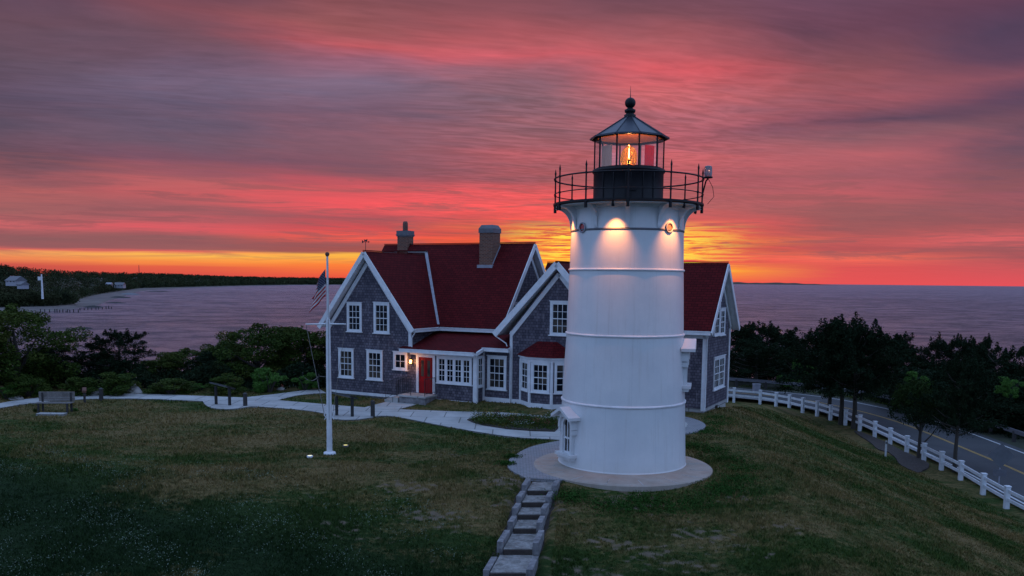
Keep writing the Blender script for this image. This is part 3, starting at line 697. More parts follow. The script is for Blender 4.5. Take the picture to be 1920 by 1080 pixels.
# --- chimneys
def chimney(x0, x1, y0, y1, zb, zt, cap, nm):
    c = MB().box((x0,y0,zb),(x1,y1,zt)).build('chimney', M['brick'], roof_main); c['label'] = nm
    return c
ch = chimney(-12.72,-11.9,.8,1.62,6.4,8.62, 1, 'right brick chimney with flared grey cap')
m = MB(); m.box((-12.76,.76,8.62),(-11.86,1.66,8.72)); x0,x1,y0,y1 = -12.76,-11.86,.76,1.66
m.add([(x0,y0,8.72),(x1,y0,8.72),(x1,y1,8.72),(x0,y1,8.72),(x0+.0,y0+.0,8.85),(x1,y0,8.85),(x1,y1,8.85),(x0,y1,8.85),(x0+.12,y0+.12,9.05),(x1-.12,y0+.12,9.05),(x1-.12,y1-.12,9.05),(x0+.12,y1-.12,9.05)],
      [(0,1,5,4),(1,2,6,5),(2,3,7,6),(3,0,4,7),(4,5,9,8),(5,6,10,9),(6,7,11,10),(7,4,8,11),(8,9,10,11)])
m.build('chimney_cap', M['greymetal'], ch)
m = MB(); m.box((-12.78,.66,6.68),(-11.84,.8,6.92)); m.prism([(-11.9,.8,6.8),(-11.9,1.62,7.8),(-11.9,1.62,8.02),(-11.9,.8,7.02)], (.03,0,0)); m.build('chimney_flashing', M['lead'], ch)
ch = chimney(-18.6,-17.9,1.5,2.1,7.3,8.55, 1, 'left brick chimney with a clay pot on a grey band')
m = MB(); m.box((-18.64,1.46,8.55),(-17.86,2.14,8.88)); m.box((-18.67,1.43,8.62),(-17.83,2.17,8.67)); m.build('chimney_cap', M['greymetal'], ch)
m = MB(); m.lathe([(.15,8.9),(.15,9.3),(.11,9.42),(.07,9.42)], 14, (-18.25,1.8)); m.build('chimney_pot', M['rust'], ch)
# weathervane on the left gable peak
vane = thing('weathervane', 'small black weathervane on the left gable peak', 'weathervane')
Mh = Matrix.Translation(HO)@Matrix.Rotation(TH, 4, 'Z')
vane.location = Mh@V((-16.55,-4.1,7.5)); vane.scale = (.7,.7,.95)
m = MB(); m.tube([(0,0,0),(0,0,.5)], .022, 6); m.build('rod', M['iron'], vane)
m = MB(); m.box((-.22,-.01,.48),(.2,.01,.51)); m.prism([(.2,-.008,.44),(.3,-.008,.5),(.2,-.008,.56)], (0,.016,0)); m.prism([(-.26,-.008,.42),(-.14,-.008,.47),(-.14,-.008,.53),(-.26,-.008,.6)], (0,.016,0))
m.prism([(-.1,-.008,.52),(.12,-.008,.52),(.14,-.008,.66),(.06,-.008,.62),(-.02,-.008,.6),(-.1,-.008,.64)], (0,.016,0)); m.build('arrow', M['iron'], vane)
# wall lantern beside the door (lit)
lan = thing('wall_lantern', 'lit warm lantern on the shingles left of the red door', 'lantern'); lan.location = Mh@V((-13.82,-3.9,2.0)); lan.rotation_euler = (0,0,TH)
m = MB(); m.box((-.05,-.03,-.12),(.05,0,.1)); m.tube([(0,-.02,.02),(0,-.12,.16),(0,-.16,.16)], .012, 6); m.lathe([(.01,.2),(.08,.12),(.085,.1),(.0,.1)], 8, (0,-.16)); m.lathe([(.0,-.1),(.06,-.1),(.06,-.08),(.0,-.08)], 8, (0,-.16)); m.build('bracket', M['iron'], lan)
mg = mat('lantern_glow', (1,.6,.25), .5); mg.node_tree.nodes['Principled BSDF'].inputs['Emission Color'].default_value = (1,.42,.1,1); mg.node_tree.nodes['Principled BSDF'].inputs['Emission Strength'].default_value = 9
m = MB(); m.lathe([(.045,-.08),(.065,.1)], 8, (0,-.16)); m.build('glass', mg, lan)
pl = bpy.data.lights.new('lantern_light','POINT'); pl.energy = 16; pl.color = (1,.42,.14); pl.shadow_soft_size = .05
po = bpy.data.objects.new('lantern_light', pl); C.objects.link(po); po.parent = lan; po.location = (0,-.3,-.02)

# ------------------------------------------------------------------ lighthouse
TX, TY = 3.75, 28.5
lh = thing('lighthouse', 'white cylindrical lighthouse tower with black lantern room and lit lamp', 'lighthouse', (TX, TY, 0))
prof = [(2.14,0),(2.12,.35),(2.06,1.9),(2.0,3.2),(1.94,4.3),(1.89,5.9),(1.87,6.5),(1.84,7.75),(1.83,8.2),(1.83,8.52)]
P('tower_shell', MB().lathe(prof, 128), M['tower'], lh)
P('tower_base', MB().lathe([(2.155,-.05),(2.155,.05),(2.14,.1),(2.12,.1)], 96), M['tower'], lh)
def rad(z):
    for (r1, z1), (r2, z2) in zip(prof[:-1], prof[1:]):
        if z1 <= z <= z2: return r1+(r2-r1)*(z-z1)/(z2-z1)
    return 1.83
for z in (2.17,4.39,6.48): P('band', MB().lathe([(rad(z)+.0,z-.045),(rad(z)+.035,z-.03),(rad(z)+.04,z+.02),(rad(z)+.0,z+.04)], 128), M['white'], lh)
P('band', MB().lathe([(1.84,7.70),(1.862,7.71),(1.862,7.76),(1.84,7.77)], 128), M['greymetal'], lh)
P('band', MB().lathe([(1.83,8.40),(1.9,8.44),(1.95,8.53),(1.83,8.53)], 96), M['white'], lh)
def pol(a, r, z):   # a: degrees clockwise from the side facing the camera
    t = RAD(-90-7.5)+RAD(a); return V((r*math.cos(t), r*math.sin(t), z))
# gallery deck
P('gallery_deck', MB().lathe([(1.1,8.53),(2.40,8.53),(2.45,8.56),(2.45,8.62),(1.1,8.64)], 96, sm=False), M['black'], lh)
P('deck_soffit', MB().lathe([(1.83,8.50),(2.36,8.50),(2.36,8.53)], 96), M['white'], lh)
angs = [0, 32, -32, 63.5, -63.5, 95, -95, 127, -127, 159, -159]
bent = [(1.84,7.78)]+[(1.86+.52*(1-math.cos(t)), 7.86+.62*math.sin(t)) for t in [RAD(a) for a in range(0, 91, 10)]]
for a in angs:
    m = MB(); web = [pol(a, r, z) for r, z in bent]+[pol(a, 2.38, 8.5), pol(a, 1.80, 8.5), pol(a, 1.80, 7.78)]
    tdir = (pol(a+90, 1, 0))*.03
    m.prism([p-tdir for p in web], tdir*2)
    fl = [pol(a, r+.012, z) for r, z in bent]
    for p, q in zip(fl[:-1], fl[1:]): m.beam(p, q, .14, .025, up=pol(a, 1, 0))
    m.build('bracket', M['white'], lh)
for a in angs:
    m = MB(); m.tube([pol(a,2.42,8.38), pol(a,2.42,9.6), pol(a,2.42,9.66), pol(a,2.42,9.80)], [.028,.024,.034,.004], 8); m.tube([pol(a,2.42,8.36), pol(a,2.42,8.56)], .05, 8)
    for z in (8.92, 9.42): m.tube([pol(a,2.42,z-.03), pol(a,2.42,z+.03)], .038, 8)
    m.build('rail_post', M['black'], lh)
for z, r in ((9.42,.026),(8.92,.017)):
    P('rail', MB().tube([pol(a,2.42,z) for a in range(0,360,5)], r, 8, closed=True), M['black'], lh)
# lantern room
P('lantern_drum', MB().lathe([(1.15,8.62),(1.17,8.66),(1.14,8.70),(1.14,9.60),(1.18,9.64),(1.18,9.72),(1.05,9.74)], 60), M['black'], lh)
m = MB()
for a in (-24,-4,4,24,-44,44):
    m.beam(pol(a,1.15,8.72), pol(a,1.15,9.58), .03, .02, up=pol(a,1,0))
m.box((-.12,-1.19,8.98),(.12,-1.14,9.02)); P('drum_seam', m, M['black'], lh)
NS = 10
vtx = [-18-2+36*k for k in range(NS)]
gm = mat('lantern_pane', (1,1,1), .02); gm.node_tree.nodes['Principled BSDF'].inputs['Transmission Weight'].default_value = 1; gm.node_tree.nodes['Principled BSDF'].inputs['IOR'].default_value = 1.01
def f_clear(t, b):
    tr = t.new('ShaderNodeBsdfTransparent'); gl = t.new('ShaderNodeBsdfGlossy'); gl.inputs['Roughness'].default_value = .02
    lw = t.new('ShaderNodeLayerWeight'); fr = t.new('ShaderNodeMath', operation='MULTIPLY_ADD'); t.l.new(t.m('POWER', lw.outputs['Facing'], 4.0), fr.inputs[0]); fr.inputs[1].default_value = .30; fr.inputs[2].default_value = .03
    mx = t.new('ShaderNodeMixShader'); t.l.new(fr.outputs[0], mx.inputs[0]); t.l.new(tr.outputs[0], mx.inputs[1]); t.l.new(gl.outputs[0], mx.inputs[2])
    t.l.new(mx.outputs[0], t.n['Material Output'].inputs[0])
gm = mat('clear_pane', fn=f_clear)
def f_redglass(t, b):
    tr = t.new('ShaderNodeBsdfTransparent'); tr.inputs[0].default_value = (.65,.02,.03,1); df = t.new('ShaderNodeBsdfTranslucent'); df.inputs[0].default_value = (.7,.01,.02,1)
    mx = t.new('ShaderNodeMixShader'); mx.inputs[0].default_value = .55; t.l.new(tr.outputs[0], mx.inputs[1]); t.l.new(df.outputs[0], mx.inputs[2]); t.l.new(mx.outputs[0], t.n['Material Output'].inputs[0])
rg = mat('red_pane', fn=f_redglass)
Z0, Z1, RG = 9.74, 10.74, 1.12
for k in range(NS):
    a, b = vtx[k], vtx[(k+1) % NS]
    p, q = pol(a,RG,0), pol(b,RG,0); d = (q-p).normalized()*.02
    n_ = pol((a+18), .008, 0)
    m = MB(); m.prism([p+d+V((0,0,Z0)), q-d+V((0,0,Z0)), q-d+V((0,0,Z1)), p+d+V((0,0,Z1))], n_); m.build('lantern_pane', gm, lh)
    m = MB(); m.beam(p+V((0,0,Z0-.03)), p+V((0,0,Z1+.03)), .045, .045, up=pol(a,1,0)); m.build('mullion', M['black'], lh)
for z in (Z0-.0, Z1+.0):
    m = MB()
    for k in range(NS): m.beam(pol(vtx[k],RG,z), pol(vtx[(k+1) % NS],RG,z), .05, .05)
    P('lantern_frame', m, M['black'], lh)
# inner red screen, behind the right front pane
m = MB(); pts = [pol(a,.98,0) for a in (30,38,46,54)]
for p, q in zip(pts[:-1], pts[1:]): m.prism([p+V((0,0,9.76)), q+V((0,0,9.76)), q+V((0,0,10.42)), p+V((0,0,10.42))], (p.normalized())*.006)
P('red_screen', m, rg, lh)
# orange panels behind the left front pane: its reflection put into the colour
m = MB(); pts = [pol(a,.99,0) for a in (-62,-52,-42,-33)]
orange_m = mat('orange_reflection_and_ceiling', (.60,.27,.17), .7)
for p, q in zip(pts[:-1], pts[1:]): m.prism([p+V((0,0,9.76)), q+V((0,0,9.76)), q+V((0,0,10.44)), p+V((0,0,10.44))], (p.normalized())*.01)
P('reflection_panel', m, orange_m, lh)
m = MB(); m.lathe([(1.10,10.755),(.6,10.9),(.1,11.0)], 40); P('lantern_ceiling', m, orange_m, lh)
# roof: ten facets with seams
m = MB(); ev = [pol(a,1.27,10.74) for a in vtx]; tp = [pol(a,.15,11.44) for a in vtx]; un = [pol(a,1.14,10.78) for a in vtx]
m.add(ev+tp+un, [(k,(k+1)%NS,NS+(k+1)%NS,NS+k) for k in range(NS)]+[((k+1)%NS,k,2*NS+k,2*NS+(k+1)%NS) for k in range(NS)]+[tuple(range(NS,2*NS))])
lroof = P('lantern_roof', m, M['slate'], lh)
m = MB()
for k in range(NS):
    m.beam(ev[k]+V((0,0,.01)), tp[k]+V((0,0,.01)), .03, .03); m.beam(ev[k], ev[(k+1)%NS], .05, .05)
m.build('roof_seam', M['slate'], lroof)
m = MB(); m.lathe([(.19,11.40),(.19,11.50),(.13,11.53),(.13,11.56),(.17,11.58),(.18,11.66),(.10,11.70),(.09,11.72)]+[(.175*math.sin(RAD(a)),11.88-.175*math.cos(RAD(a))) for a in range(28,181,8)], 32); m.build('ventilator_ball', M['black'], lroof)
m = MB(); m.tube([(0,0,12.05),(0,0,12.12),(0,0,12.42)], [.02,.012,.004], 6); m.build('lightning_rod', M['iron'], lroof)
# lens with lamp
def f_lens(t, b):
    tr = t.new('ShaderNodeBsdfTransparent'); tr.inputs[0].default_value = (1,.72,.35,1); gl = t.new('ShaderNodeBsdfGlossy'); gl.inputs[0].default_value = (1,.8,.45,1); gl.inputs['Roughness'].default_value = .15
    tl = t.new('ShaderNodeBsdfTranslucent'); tl.inputs[0].default_value = (.9,.5,.12,1)
    m1 = t.new('ShaderNodeMixShader'); m1.inputs[0].default_value = .35; t.l.new(gl.outputs[0], m1.inputs[1]); t.l.new(tl.outputs[0], m1.inputs[2])
    mx = t.new('ShaderNodeMixShader'); mx.inputs[0].default_value = .45; t.l.new(tr.outputs[0], mx.inputs[1]); t.l.new(m1.outputs[0], mx.inputs[2]); t.l.new(mx.outputs[0], t.n['Material Output'].inputs[0])
lensm = mat('amber_lens', fn=f_lens)
pr = []
for i in range(19):
    z = -.33+.66*i/18; r = .27*math.sqrt(max(.02, 1-(z/.40)**2)); pr += [(r, 10.12+z), (r-.025, 10.12+z+.018)]
lens = P('lens', MB().lathe(pr, 36, sm=False), lensm, lh)
m = MB(); m.lathe([(.2,9.74),(.22,9.78),(.12,9.8)], 20)
for a in range(0,360,60): m.tube([pol(a+12,.2,9.78)]+[pol(a+12,.285*math.sqrt(max(.05,1-((z)/.42)**2)),10.12+z) for z in (-.28,-.14,0,.14,.28)]+[pol(a+12,.08,10.5)], .008, 5)
m.lathe([(.1,10.46),(.1,10.5),(.0,10.54)], 16); m.build('lens_frame', M['brass'], lens)
me_ = mat('lamp_filament', (1,.8,.4), .5); me_.node_tree.nodes['Principled BSDF'].inputs['Emission Color'].default_value = (1,.62,.22,1); me_.node_tree.nodes['Principled BSDF'].inputs['Emission Strength'].default_value = 40
m = MB(); m.lathe([(.0,9.93),(.035,9.95),(.04,10.0),(.018,10.06),(.014,10.42),(.0,10.44)], 12); m.build('lamp', me_, lens)
pl = bpy.data.lights.new('lamp_light','POINT'); pl.energy = 16; pl.color = (1,.36,.13); pl.shadow_soft_size = .05
po = bpy.data.objects.new('lamp_light', pl); C.objects.link(po); po.parent = lh; po.location = (0,0,10.62)
# floodlights under the deck rim that wash the shell
for a in (-11, 47, -73, 107, 167, -133):
    m = MB(); m.tube([pol(a,2.36,8.54), pol(a,2.36,8.44)], .03, 8); m.tube([pol(a,2.37,8.47), pol(a,2.33,8.39)], [.035,.05], 10); f_ = m.build('floodlight', M['black'], lh)
    sp = bpy.data.lights.new('floodlight_beam','SPOT'); sp.energy = 260; sp.color = (1,.34,.085); sp.spot_size = RAD(66); sp.spot_blend = 1.0; sp.shadow_soft_size = .03
    s_ = bpy.data.objects.new('floodlight_beam', sp); C.objects.link(s_); s_.parent = f_; s_.location = pol(a,2.32,8.38)
    s_.rotation_euler = (pol(a,1.84,7.38)-pol(a,2.32,8.38)).to_track_quat('-Z','Y').to_euler()
# portholes
for a, gl_ in ((-49.4, (.35,.01,.015)), (44.7, (.28,.13,.06)), (135,(.02,.02,.03)), (-135,(.02,.02,.03))):
    m = MB(); c = pol(a,1.84,7.80); n_ = pol(a,1,0); t_ = pol(a+90,1,0); U = V((0,0,1))
    ring = [c+n_*.03+(t_*math.cos(RAD(k))+U*math.sin(RAD(k)))*.145 for k in range(0,360,15)]
    m.tube(ring, .026, 8, closed=True); ph = m.build('porthole', M['lead'], lh)
    m = MB(); m.add([c+n_*.012+(t_*math.cos(RAD(k))+U*math.sin(RAD(k)))*.138 for k in range(0,360,15)], [tuple(range(24))]); m.add([c-n_*.03+(t_*math.cos(RAD(k))+U*math.sin(RAD(k)))*.138 for k in range(0,360,15)], [tuple(range(24))[::-1]])
    m.build('porthole_glass', mat('porthole_tint', gl_, .08), ph)
# arched windows with gabled hoods
def arched(a, zb, zt, w=.34):
    r0 = rad((zb+zt)/2)-.10; n_ = pol(a,1,0); t_ = pol(a+90,1,0); U = V((0,0,1)); O = pol(a,r0,0)
    def pt(x, d, z): return O+t_*x+n_*d+U*z
    def bx(mm, x0, x1, d0, d1, z0, z1):
        mm.add([pt(x0,d0,z0),pt(x1,d0,z0),pt(x1,d1,z0),pt(x0,d1,z0),pt(x0,d0,z1),pt(x1,d0,z1),pt(x1,d1,z1),pt(x0,d1,z1)], [(0,3,2,1),(4,5,6,7),(0,1,5,4),(1,2,6,5),(2,3,7,6),(3,0,4,7)])
    m = MB(); za = zt-w
    # moulded surround: inner and outer arch outlines swept
    def ring(ri, ro, d0, d1, zlo):
        A_ = [(ro*math.cos(RAD(k)), za+ro*math.sin(RAD(k))) for k in range(0,181,15)]; B_ = [(ri*math.cos(RAD(k)), za+ri*math.sin(RAD(k))) for k in range(0,181,15)]
        A_ = [(ro,zlo)]+A_+[(-ro,zlo)]; B_ = [(ri,zlo)]+B_+[(-ri,zlo)]
        for i in range(len(A_)-1):
            q = [A_[i],A_[i+1],B_[i+1],B_[i]]; m.prism([pt(x,d0,z) for x,z in q], n_*(d1-d0))
    ring(w-.10, w+.02, 0, .20, zb); ring(w+.02, w+.12, 0, .26, zb+.75*(zt-zb)-.1)
    bx(m, -w-.16, w+.16, 0, .34, zb-.1, zb); bx(m, -w-.1, w+.1, 0, .27, zb-.2, zb-.1)
    bx(m, w+.02, w+.12, 0, .24, za-.25, za-.1); bx(m, -w-.12, -w-.02, 0, .24, za-.25, za-.1)
    w_ = m.build('arched_window', M['tower'], lh)
    m = MB(); pk = zt+.32; e_ = zt+.08
    for s in (-1, 1):
        q = [(0,pk),(s*(w+.26),e_-.06),(s*(w+.26),e_-.16),(0,pk-.11)]; m.prism([pt(x,0,z) for x,z in q], n_*.46)
    m.prism([pt(-(w+.1),0,e_-.1),pt(w+.1,0,e_-.1),pt(0,0,pk-.1)], n_*.3); m.build('hood', M['tower'], w_)
    m = MB(); bx(m, -w+.1, w-.1, .1, .12, zb, za); m.prism([pt((w-.1)*math.cos(RAD(k)),.1,za+(w-.1)*math.sin(RAD(k))) for k in range(0,181,15)], n_*.02); m.build('pane', M['glass'], w_)
    m = MB(); bx(m, -.018,.018,.12,.15,zb,zt-.1); zm = (zb+za)/2+.05; bx(m, -w+.1,w-.1,.12,.16,zm-.03,zm+.03); bx(m,-w+.1,-w+.145,.12,.15,zb,za); bx(m,w-.145,w-.1,.12,.15,zb,za); bx(m,-w+.1,w-.1,.12,.152,zb,zb+.05); m.build('sash', M['white'], w_)
arched(-56, .50, 1.72, .32); arched(84, 2.75, 3.95)
P('tower_footing', MB().lathe([(2.2,-.1),(2.2,.012),(2.1,.02)], 96), M['tower'], lh)
# spare beacon bolted to the gallery rail
bc = thing('beacon', 'small clear backup beacon on the right end of the gallery rail', 'beacon', (TX, TY, 0))
m = MB(); c = pol(88,2.55,0); m.tube([pol(93,2.42,9.0), pol(91,2.5,9.38), c+V((0,0,9.44))], .025, 6); m.lathe([(.0,9.44),(.15,9.46),(.15,9.50),(.0,9.52)], 16, (c.x,c.y)); m.build('mount', M['black'], bc)
bm_ = mat('beacon_glass', (.35,.33,.36), .1); bm_.node_tree.nodes['Principled BSDF'].inputs['Transmission Weight'].default_value = .6
m = MB(); m.lathe([(.12,9.52),(.13,9.62),(.12,9.80),(.10,9.84),(.0,9.86)], 20, (c.x,c.y)); m.build('beacon_lens', bm_, bc)
m = MB(); m.tube([c+V((0,0,9.46)), pol(95,2.75,9.2), pol(95,2.8,8.9), pol(95,2.6,8.66)], .01, 5); m.build('cable', M['black'], bc)
# concrete apron disc
m = MB(); m.lathe([(.5,.055),(2.90,.045),(2.94,.02),(2.94,-.25)], 96, sm=False); o = m.build('concrete_disc', M['disc']); o.location = (3.68, 27.85, .012); tag(o, kind='structure')
m = MB()
for k in range(16):
    t = 2*math.pi*k/16+.1; m.beam((2.2*math.cos(t),2.2*math.sin(t),.0485),(2.9*math.cos(t),2.9*math.sin(t),.0465),.02,.006)
o = m.build('disc_joint', M['concrete']); o.location = (3.68, 27.85, .014); tag(o, kind='structure')
# ------------------------------------------------------------------ block steps down the slope
steps = thing('garden_steps', 'stepped path of pale slabs between weathered blocks below the tower', 'steps')
srow = [((975,1048),897,905,919), ((965,1036),922,927,941), ((957,1027),944,950,964), ((949,1019),968,974,990), ((930,1012),993,1000,1029), ((905,1000),1036,1042,1073), ((880,985),1082,1092,1130)]
prev_front = None
for k, ((xa, xb), ya, y1, y2) in enumerate(srow):
    z = -.05-.142*k; f = (y2-905)/(1072-905)
    L0, R0 = at(xa+14, y2, z), at(xb-14, y2, z); yb = at(0.5*(xa+xb), y1-1, z).y
    w = R0.x-L0.x; dxy = (.9-(-.05))/(25.6-19.9)
    sh = dxy*(yb-L0.y)
    m = MB(); m.prism([(L0.x,L0.y,z-.18),(R0.x,R0.y,z-.18),(R0.x+sh,yb+.02,z-.18),(L0.x+sh,yb+.02,z-.18)], (0,0,.18)); m.build('tread', M['tread'], steps)
    m = MB(); m.prism([(L0.x,L0.y-.06,z-.2),(R0.x,R0.y-.06,z-.2),(R0.x,R0.y,z-.2),(L0.x,L0.y,z-.2)], (0,0,.185)); m.build('riser', M['soil'], steps)
    for s, q in ((-1, L0), (1, R0)):
        x0 = q.x+(-.17 if s < 0 else 0.01); n = 0 if k < 4 else .02
        ex = .10+rnd.uniform(-.03,.03); hz = .13+rnd.uniform(-.02,.02) if k < 5 else .03
        m = MB(); g_ = rnd.uniform(.10,.22); ex = -rnd.uniform(.04,.15); m.prism([(x0,q.y-ex,z-.3),(x0+.15,q.y-ex,z-.3),(x0+.15+sh*.8,yb-g_,z-.3),(x0+sh*.8,yb-g_,z-.3)], (0,0,.3+hz)); m.build('side_block', M['timber'], steps)
def gs_(y): return .9-(25.6-y)*.1667
m = MB(); m.add([(gs_(y)+s*.68, y, gz(gs_(y), y)-.13) for y in (25.7,24,22,20,18,16.5) for s in (-1,1)], [(2*i,2*i+1,2*i+3,2*i+2)[::-1] for i in range(5)]); m.build('soil_bed', M['soil'], steps)
# ------------------------------------------------------------------ flagpole and flag
fb = at(618, 850); fb.z = gz(fb.x, fb.y)
fp = thing('flagpole', 'white flagpole with short yardarm standing on the lawn left of the tower', 'flagpole', fb)
m = MB(); m.tube([(0,0,0),(0,0,2.6),(0,0,4.7)], [.10,.085,.075], 14); m.tube([(0,0,4.3),(-.0,.0,6.85)], [.05,.035], 10); m.build('mast', M['white'], fp)
m = MB(); m.lathe([(.0,.06),(.20,.05),(.22,.0),(.22,-.15)], 20); m.build('base', M['white'], fp)
m = MB(); m.tube([(-.78,0,4.52),(0,0,4.54),(.62,0,4.54)], [.022,.035,.022], 8); m.build('yardarm', M['white'], fp)
m = MB(); m.lathe([(.0,6.84),(.03,6.85),(.06,6.88)]+[(.075*math.sin(RAD(a)),6.93-.075*math.cos(RAD(a))) for a in range(40,181,14)], 16); m.build('finial', M['rust'], fp)
def sag(a, b, s, n=10): a, b = V(a), V(b); return [a.lerp(b, i/n)-V((0,0,s*4*(i/n)*(1-i/n))) for i in range(n+1)]
m = MB(); m.tube(sag((-.76,0,4.5),(-.18,0,1.45),.0), .012, 5); m.build('halyard', M['wood'], fp)
m = MB(); m.tube(sag((.6,0,4.5),(.1,0,1.25),.0), .008, 5); m.tube([(.02,-.1,1.2),(.04,-.06,6.7)], .006, 4); m.build('halyard', M['wood'], fp)
m = MB()
for s in (-1,1): m.tube([(s*.09,0,1.25),(s*.17,0,1.35),(s*.15,0,1.5)], .018, 6); m.tube([(s*.09,0,1.35),(s*.16,0,1.2)], .014, 6)
m.build('cleat', M['white'], fp)
def f_flag(t, b):
    s = t.new('ShaderNodeSeparateXYZ'); t.put(s.inputs[0], coords(t, 'UV')); u, v = s.outputs[0], s.outputs[1]
    st = t.m('MODULO', t.m('FLOOR', t.m('MULTIPLY', v, 12.999)), 2)      # 13 stripes, red outermost
    c = t.mix(st, (.36,.006,.012), (.52,.49,.49))
    cu, cv = t.m('DIVIDE', u, .4), t.m('DIVIDE', t.m('SUBTRACT', v, .4615), .5385)
    inb = t.m('MULTIPLY', t.m('LESS_THAN', cu, 1), t.m('GREATER_THAN', cv, 0))
    def dots(ox, oy):
        a = t.m('SUBTRACT', t.m('FRACT', t.m('ADD', t.m('MULTIPLY', cu, 6), ox)), .5); b2 = t.m('SUBTRACT', t.m('FRACT', t.m('ADD', t.m('MULTIPLY', cv, 5), oy)), .5)
        r = t.m('SQRT', t.m('ADD', t.m('MULTIPLY', a, a), t.m('MULTIPLY', b2, b2))); ang = t.m('ARCTAN2', a, b2)
        return t.m('LESS_THAN', r, t.m('ADD', .2, t.m('MULTIPLY', t.m('COSINE', t.m('MULTIPLY', ang, 5)), .09)))
    star = t.m('MAXIMUM', dots(0, 0), dots(.5, .5))
    c = t.mix(inb, c, t.mix(star, (.008,.012,.05), (.22,.21,.25)))
    t.put(b.inputs['Base Color'], c)
nu, nv = 30, 18; vs = []; uvs = []; fs = []
for j in range(nv+1):
    for i in range(nu+1):
        u, v = i/nu, j/nv       # u along the fly, v up the hoist
        s = u*1.45
        x = -.06-.36*s-.05*math.sin(6*u)*(1-v*.5); z = 6.42-(1-v)*.92*(1-.45*u)-s*.62-.10*u*u
        y = -.05+.11*math.sin(7.0*u+2.2*v)*u**.6+.05*math.sin(15*u-3*v)*u
        x += .10*math.sin(5*u+4*v)*u
        vs.append((x, y, z)); uvs.append((u, v))
for j in range(nv):
    for i in range(nu): a = j*(nu+1)+i; fs.append((a, a+1, a+nu+2, a+nu+1))
m = MB(); m.add(vs, fs, True); fl = m.build('flag', mat('flag_cloth', fn=f_flag, rough=.85)); fl.location = fb
for p in fl.data.polygons:
    for li in p.loop_indices: fl.data.uv_layers[0].data[li].uv = uvs[fl.data.loops[li].vertex_index]
so_ = fl.modifiers.new('thickness','SOLIDIFY'); so_.thickness = .006
tag(fl, 'striped red and white national flag hanging limp from the flagpole', 'flag')
# small ground lights by the pole
for px, py, lab in ((581,858,'white ground spotlight in the grass left of the flagpole foot'), (648,838,'yellowish ground spotlight in the grass right of the flagpole foot')):
    p = at(px, py); t_ = thing('ground_light', lab, 'ground light', (p.x, p.y, gz(p.x, p.y)), rnd.uniform(0,3), 'ground lights round the flagpole')
    m = MB(); m.lathe([(.09,.0),(.11,.05),(.1,.07),(.07,.07)], 16); m.build('housing', M['wood'] if px > 600 else M['white'], t_)
    gm_ = mat('lit_lens', (1,.8,.3), .4); b = gm_.node_tree.nodes['Principled BSDF']; b.inputs['Emission Color'].default_value = (1,.75,.12,1) if px > 600 else (1,.95,.75,1); b.inputs['Emission Strength'].default_value = .8
    m = MB(); m.lathe([(.075,.072),(.0,.08)], 16); m.build('lens', gm_, t_)
    m = MB()
    for a in range(3): m.tube([(0,0,-.1),(0,0,.02)], .02, 6)
    m.build('stake', M['iron'], t_)
# ------------------------------------------------------------------ bench
bb = at(103, 773); bn = thing('park_bench', 'weathered grey slatted park bench at the far left of the lawn', 'bench', (bb.x, bb.y, 0), RAD(4))
m = MB()
for i in range(4): m.box((-.78,-.22+.12*i,.42),(.78,-.12+.12*i,.45))
m.build('seat', M['wood'], bn)
m = MB()
for i in range(3): m.box((-.78,.24,.54+.105*i),(.78,.27,.635+.105*i))
m.box((-.78,.235,.84),(.78,.275,.90)); m.box((-.78,.235,.48),(.78,.275,.53)); m.build('backrest', M['wood'], bn)
for x in (-.62,.62):
    for y in (-.18,.24): m = MB(); m.box((x-.035,y-.035,0),(x+.035,y+.035,.42 if y < 0 else .86)); m.build('leg', M['darkwood'], bn)
pp = at(97, 778); m = MB(); m.box((-.6,-.18,-.05),(.6,.18,.05)); o = m.build('stepping_slab', M['concrete']); o.location = (pp.x, pp.y, .03); tag(o, 'flat pale concrete slab set in the grass before the bench', 'slab')
# ------------------------------------------------------------------ interpretive signs, bollards
def wayside(px, py, w, label):
    p = at(px, py); t_ = thing('information_panel', label, 'information panel', (p.x, p.y, .03), RAD(-22), 'dark slanted information panels')
    for x in (-w/2+.12, w/2-.12): m = MB(); m.box((x-.05,-.05,-.1),(x+.05,.05,.86)); m.build('post', M['iron'], t_)
    Mx = Matrix.Translation((0,0,.92))@Matrix.Rotation(RAD(-17), 4, 'X')@Matrix.Rotation(RAD(7), 4, 'Y')
    m = MB(); m.box((-w/2,-.33,-.03),(w/2,.33,.03), Mx); m.build('frame', M['iron'], t_)
    m = MB(); m.box((-w/2+.05,-.28,.03),(w/2-.05,.28,.036), Mx); m.build('panel', mat('panel_print', fn=worn((.10,.11,.12), .5, 5, 0), rough=.3), t_)
    return t_
wayside(418, 760, 1.05, 'dark slanted information panel beside the path near the big green bush')
wayside(646, 781, 1.05, 'dark slanted information panel just right of the flagpole')
def bollard(px, py, h, label):
    p = at(px, py); t_ = thing('bollard', label, 'bollard', (p.x, p.y, .03), RAD(-20), 'short dark posts beside the path')
    m = MB(); m.box((-.07,-.07,-.1),(.07,.07,h)); m.build('post', M['darkwood'], t_); m = MB(); m.add([(-.08,-.08,h),(.08,-.08,h),(.08,.08,h),(-.08,.08,h),(0,0,h+.07)], [(0,1,4),(1,2,4),(2,3,4),(3,0,4),(3,2,1,0)]); m.build('cap', M['iron'], t_)
bollard(460, 762, .58, 'short dark post right of the left information panel'); bollard(699, 782, .68, 'short dark post right of the flagpole, at the edge of the walk'); bollard(190, 751, .55, 'short dark post left of the pyramid boulder')
p = at(159, 755); t_ = thing('trail_marker', 'slim dark marker post with a red slanted head between bench and boulder', 'marker post', (p.x,p.y,.0), RAD(20))
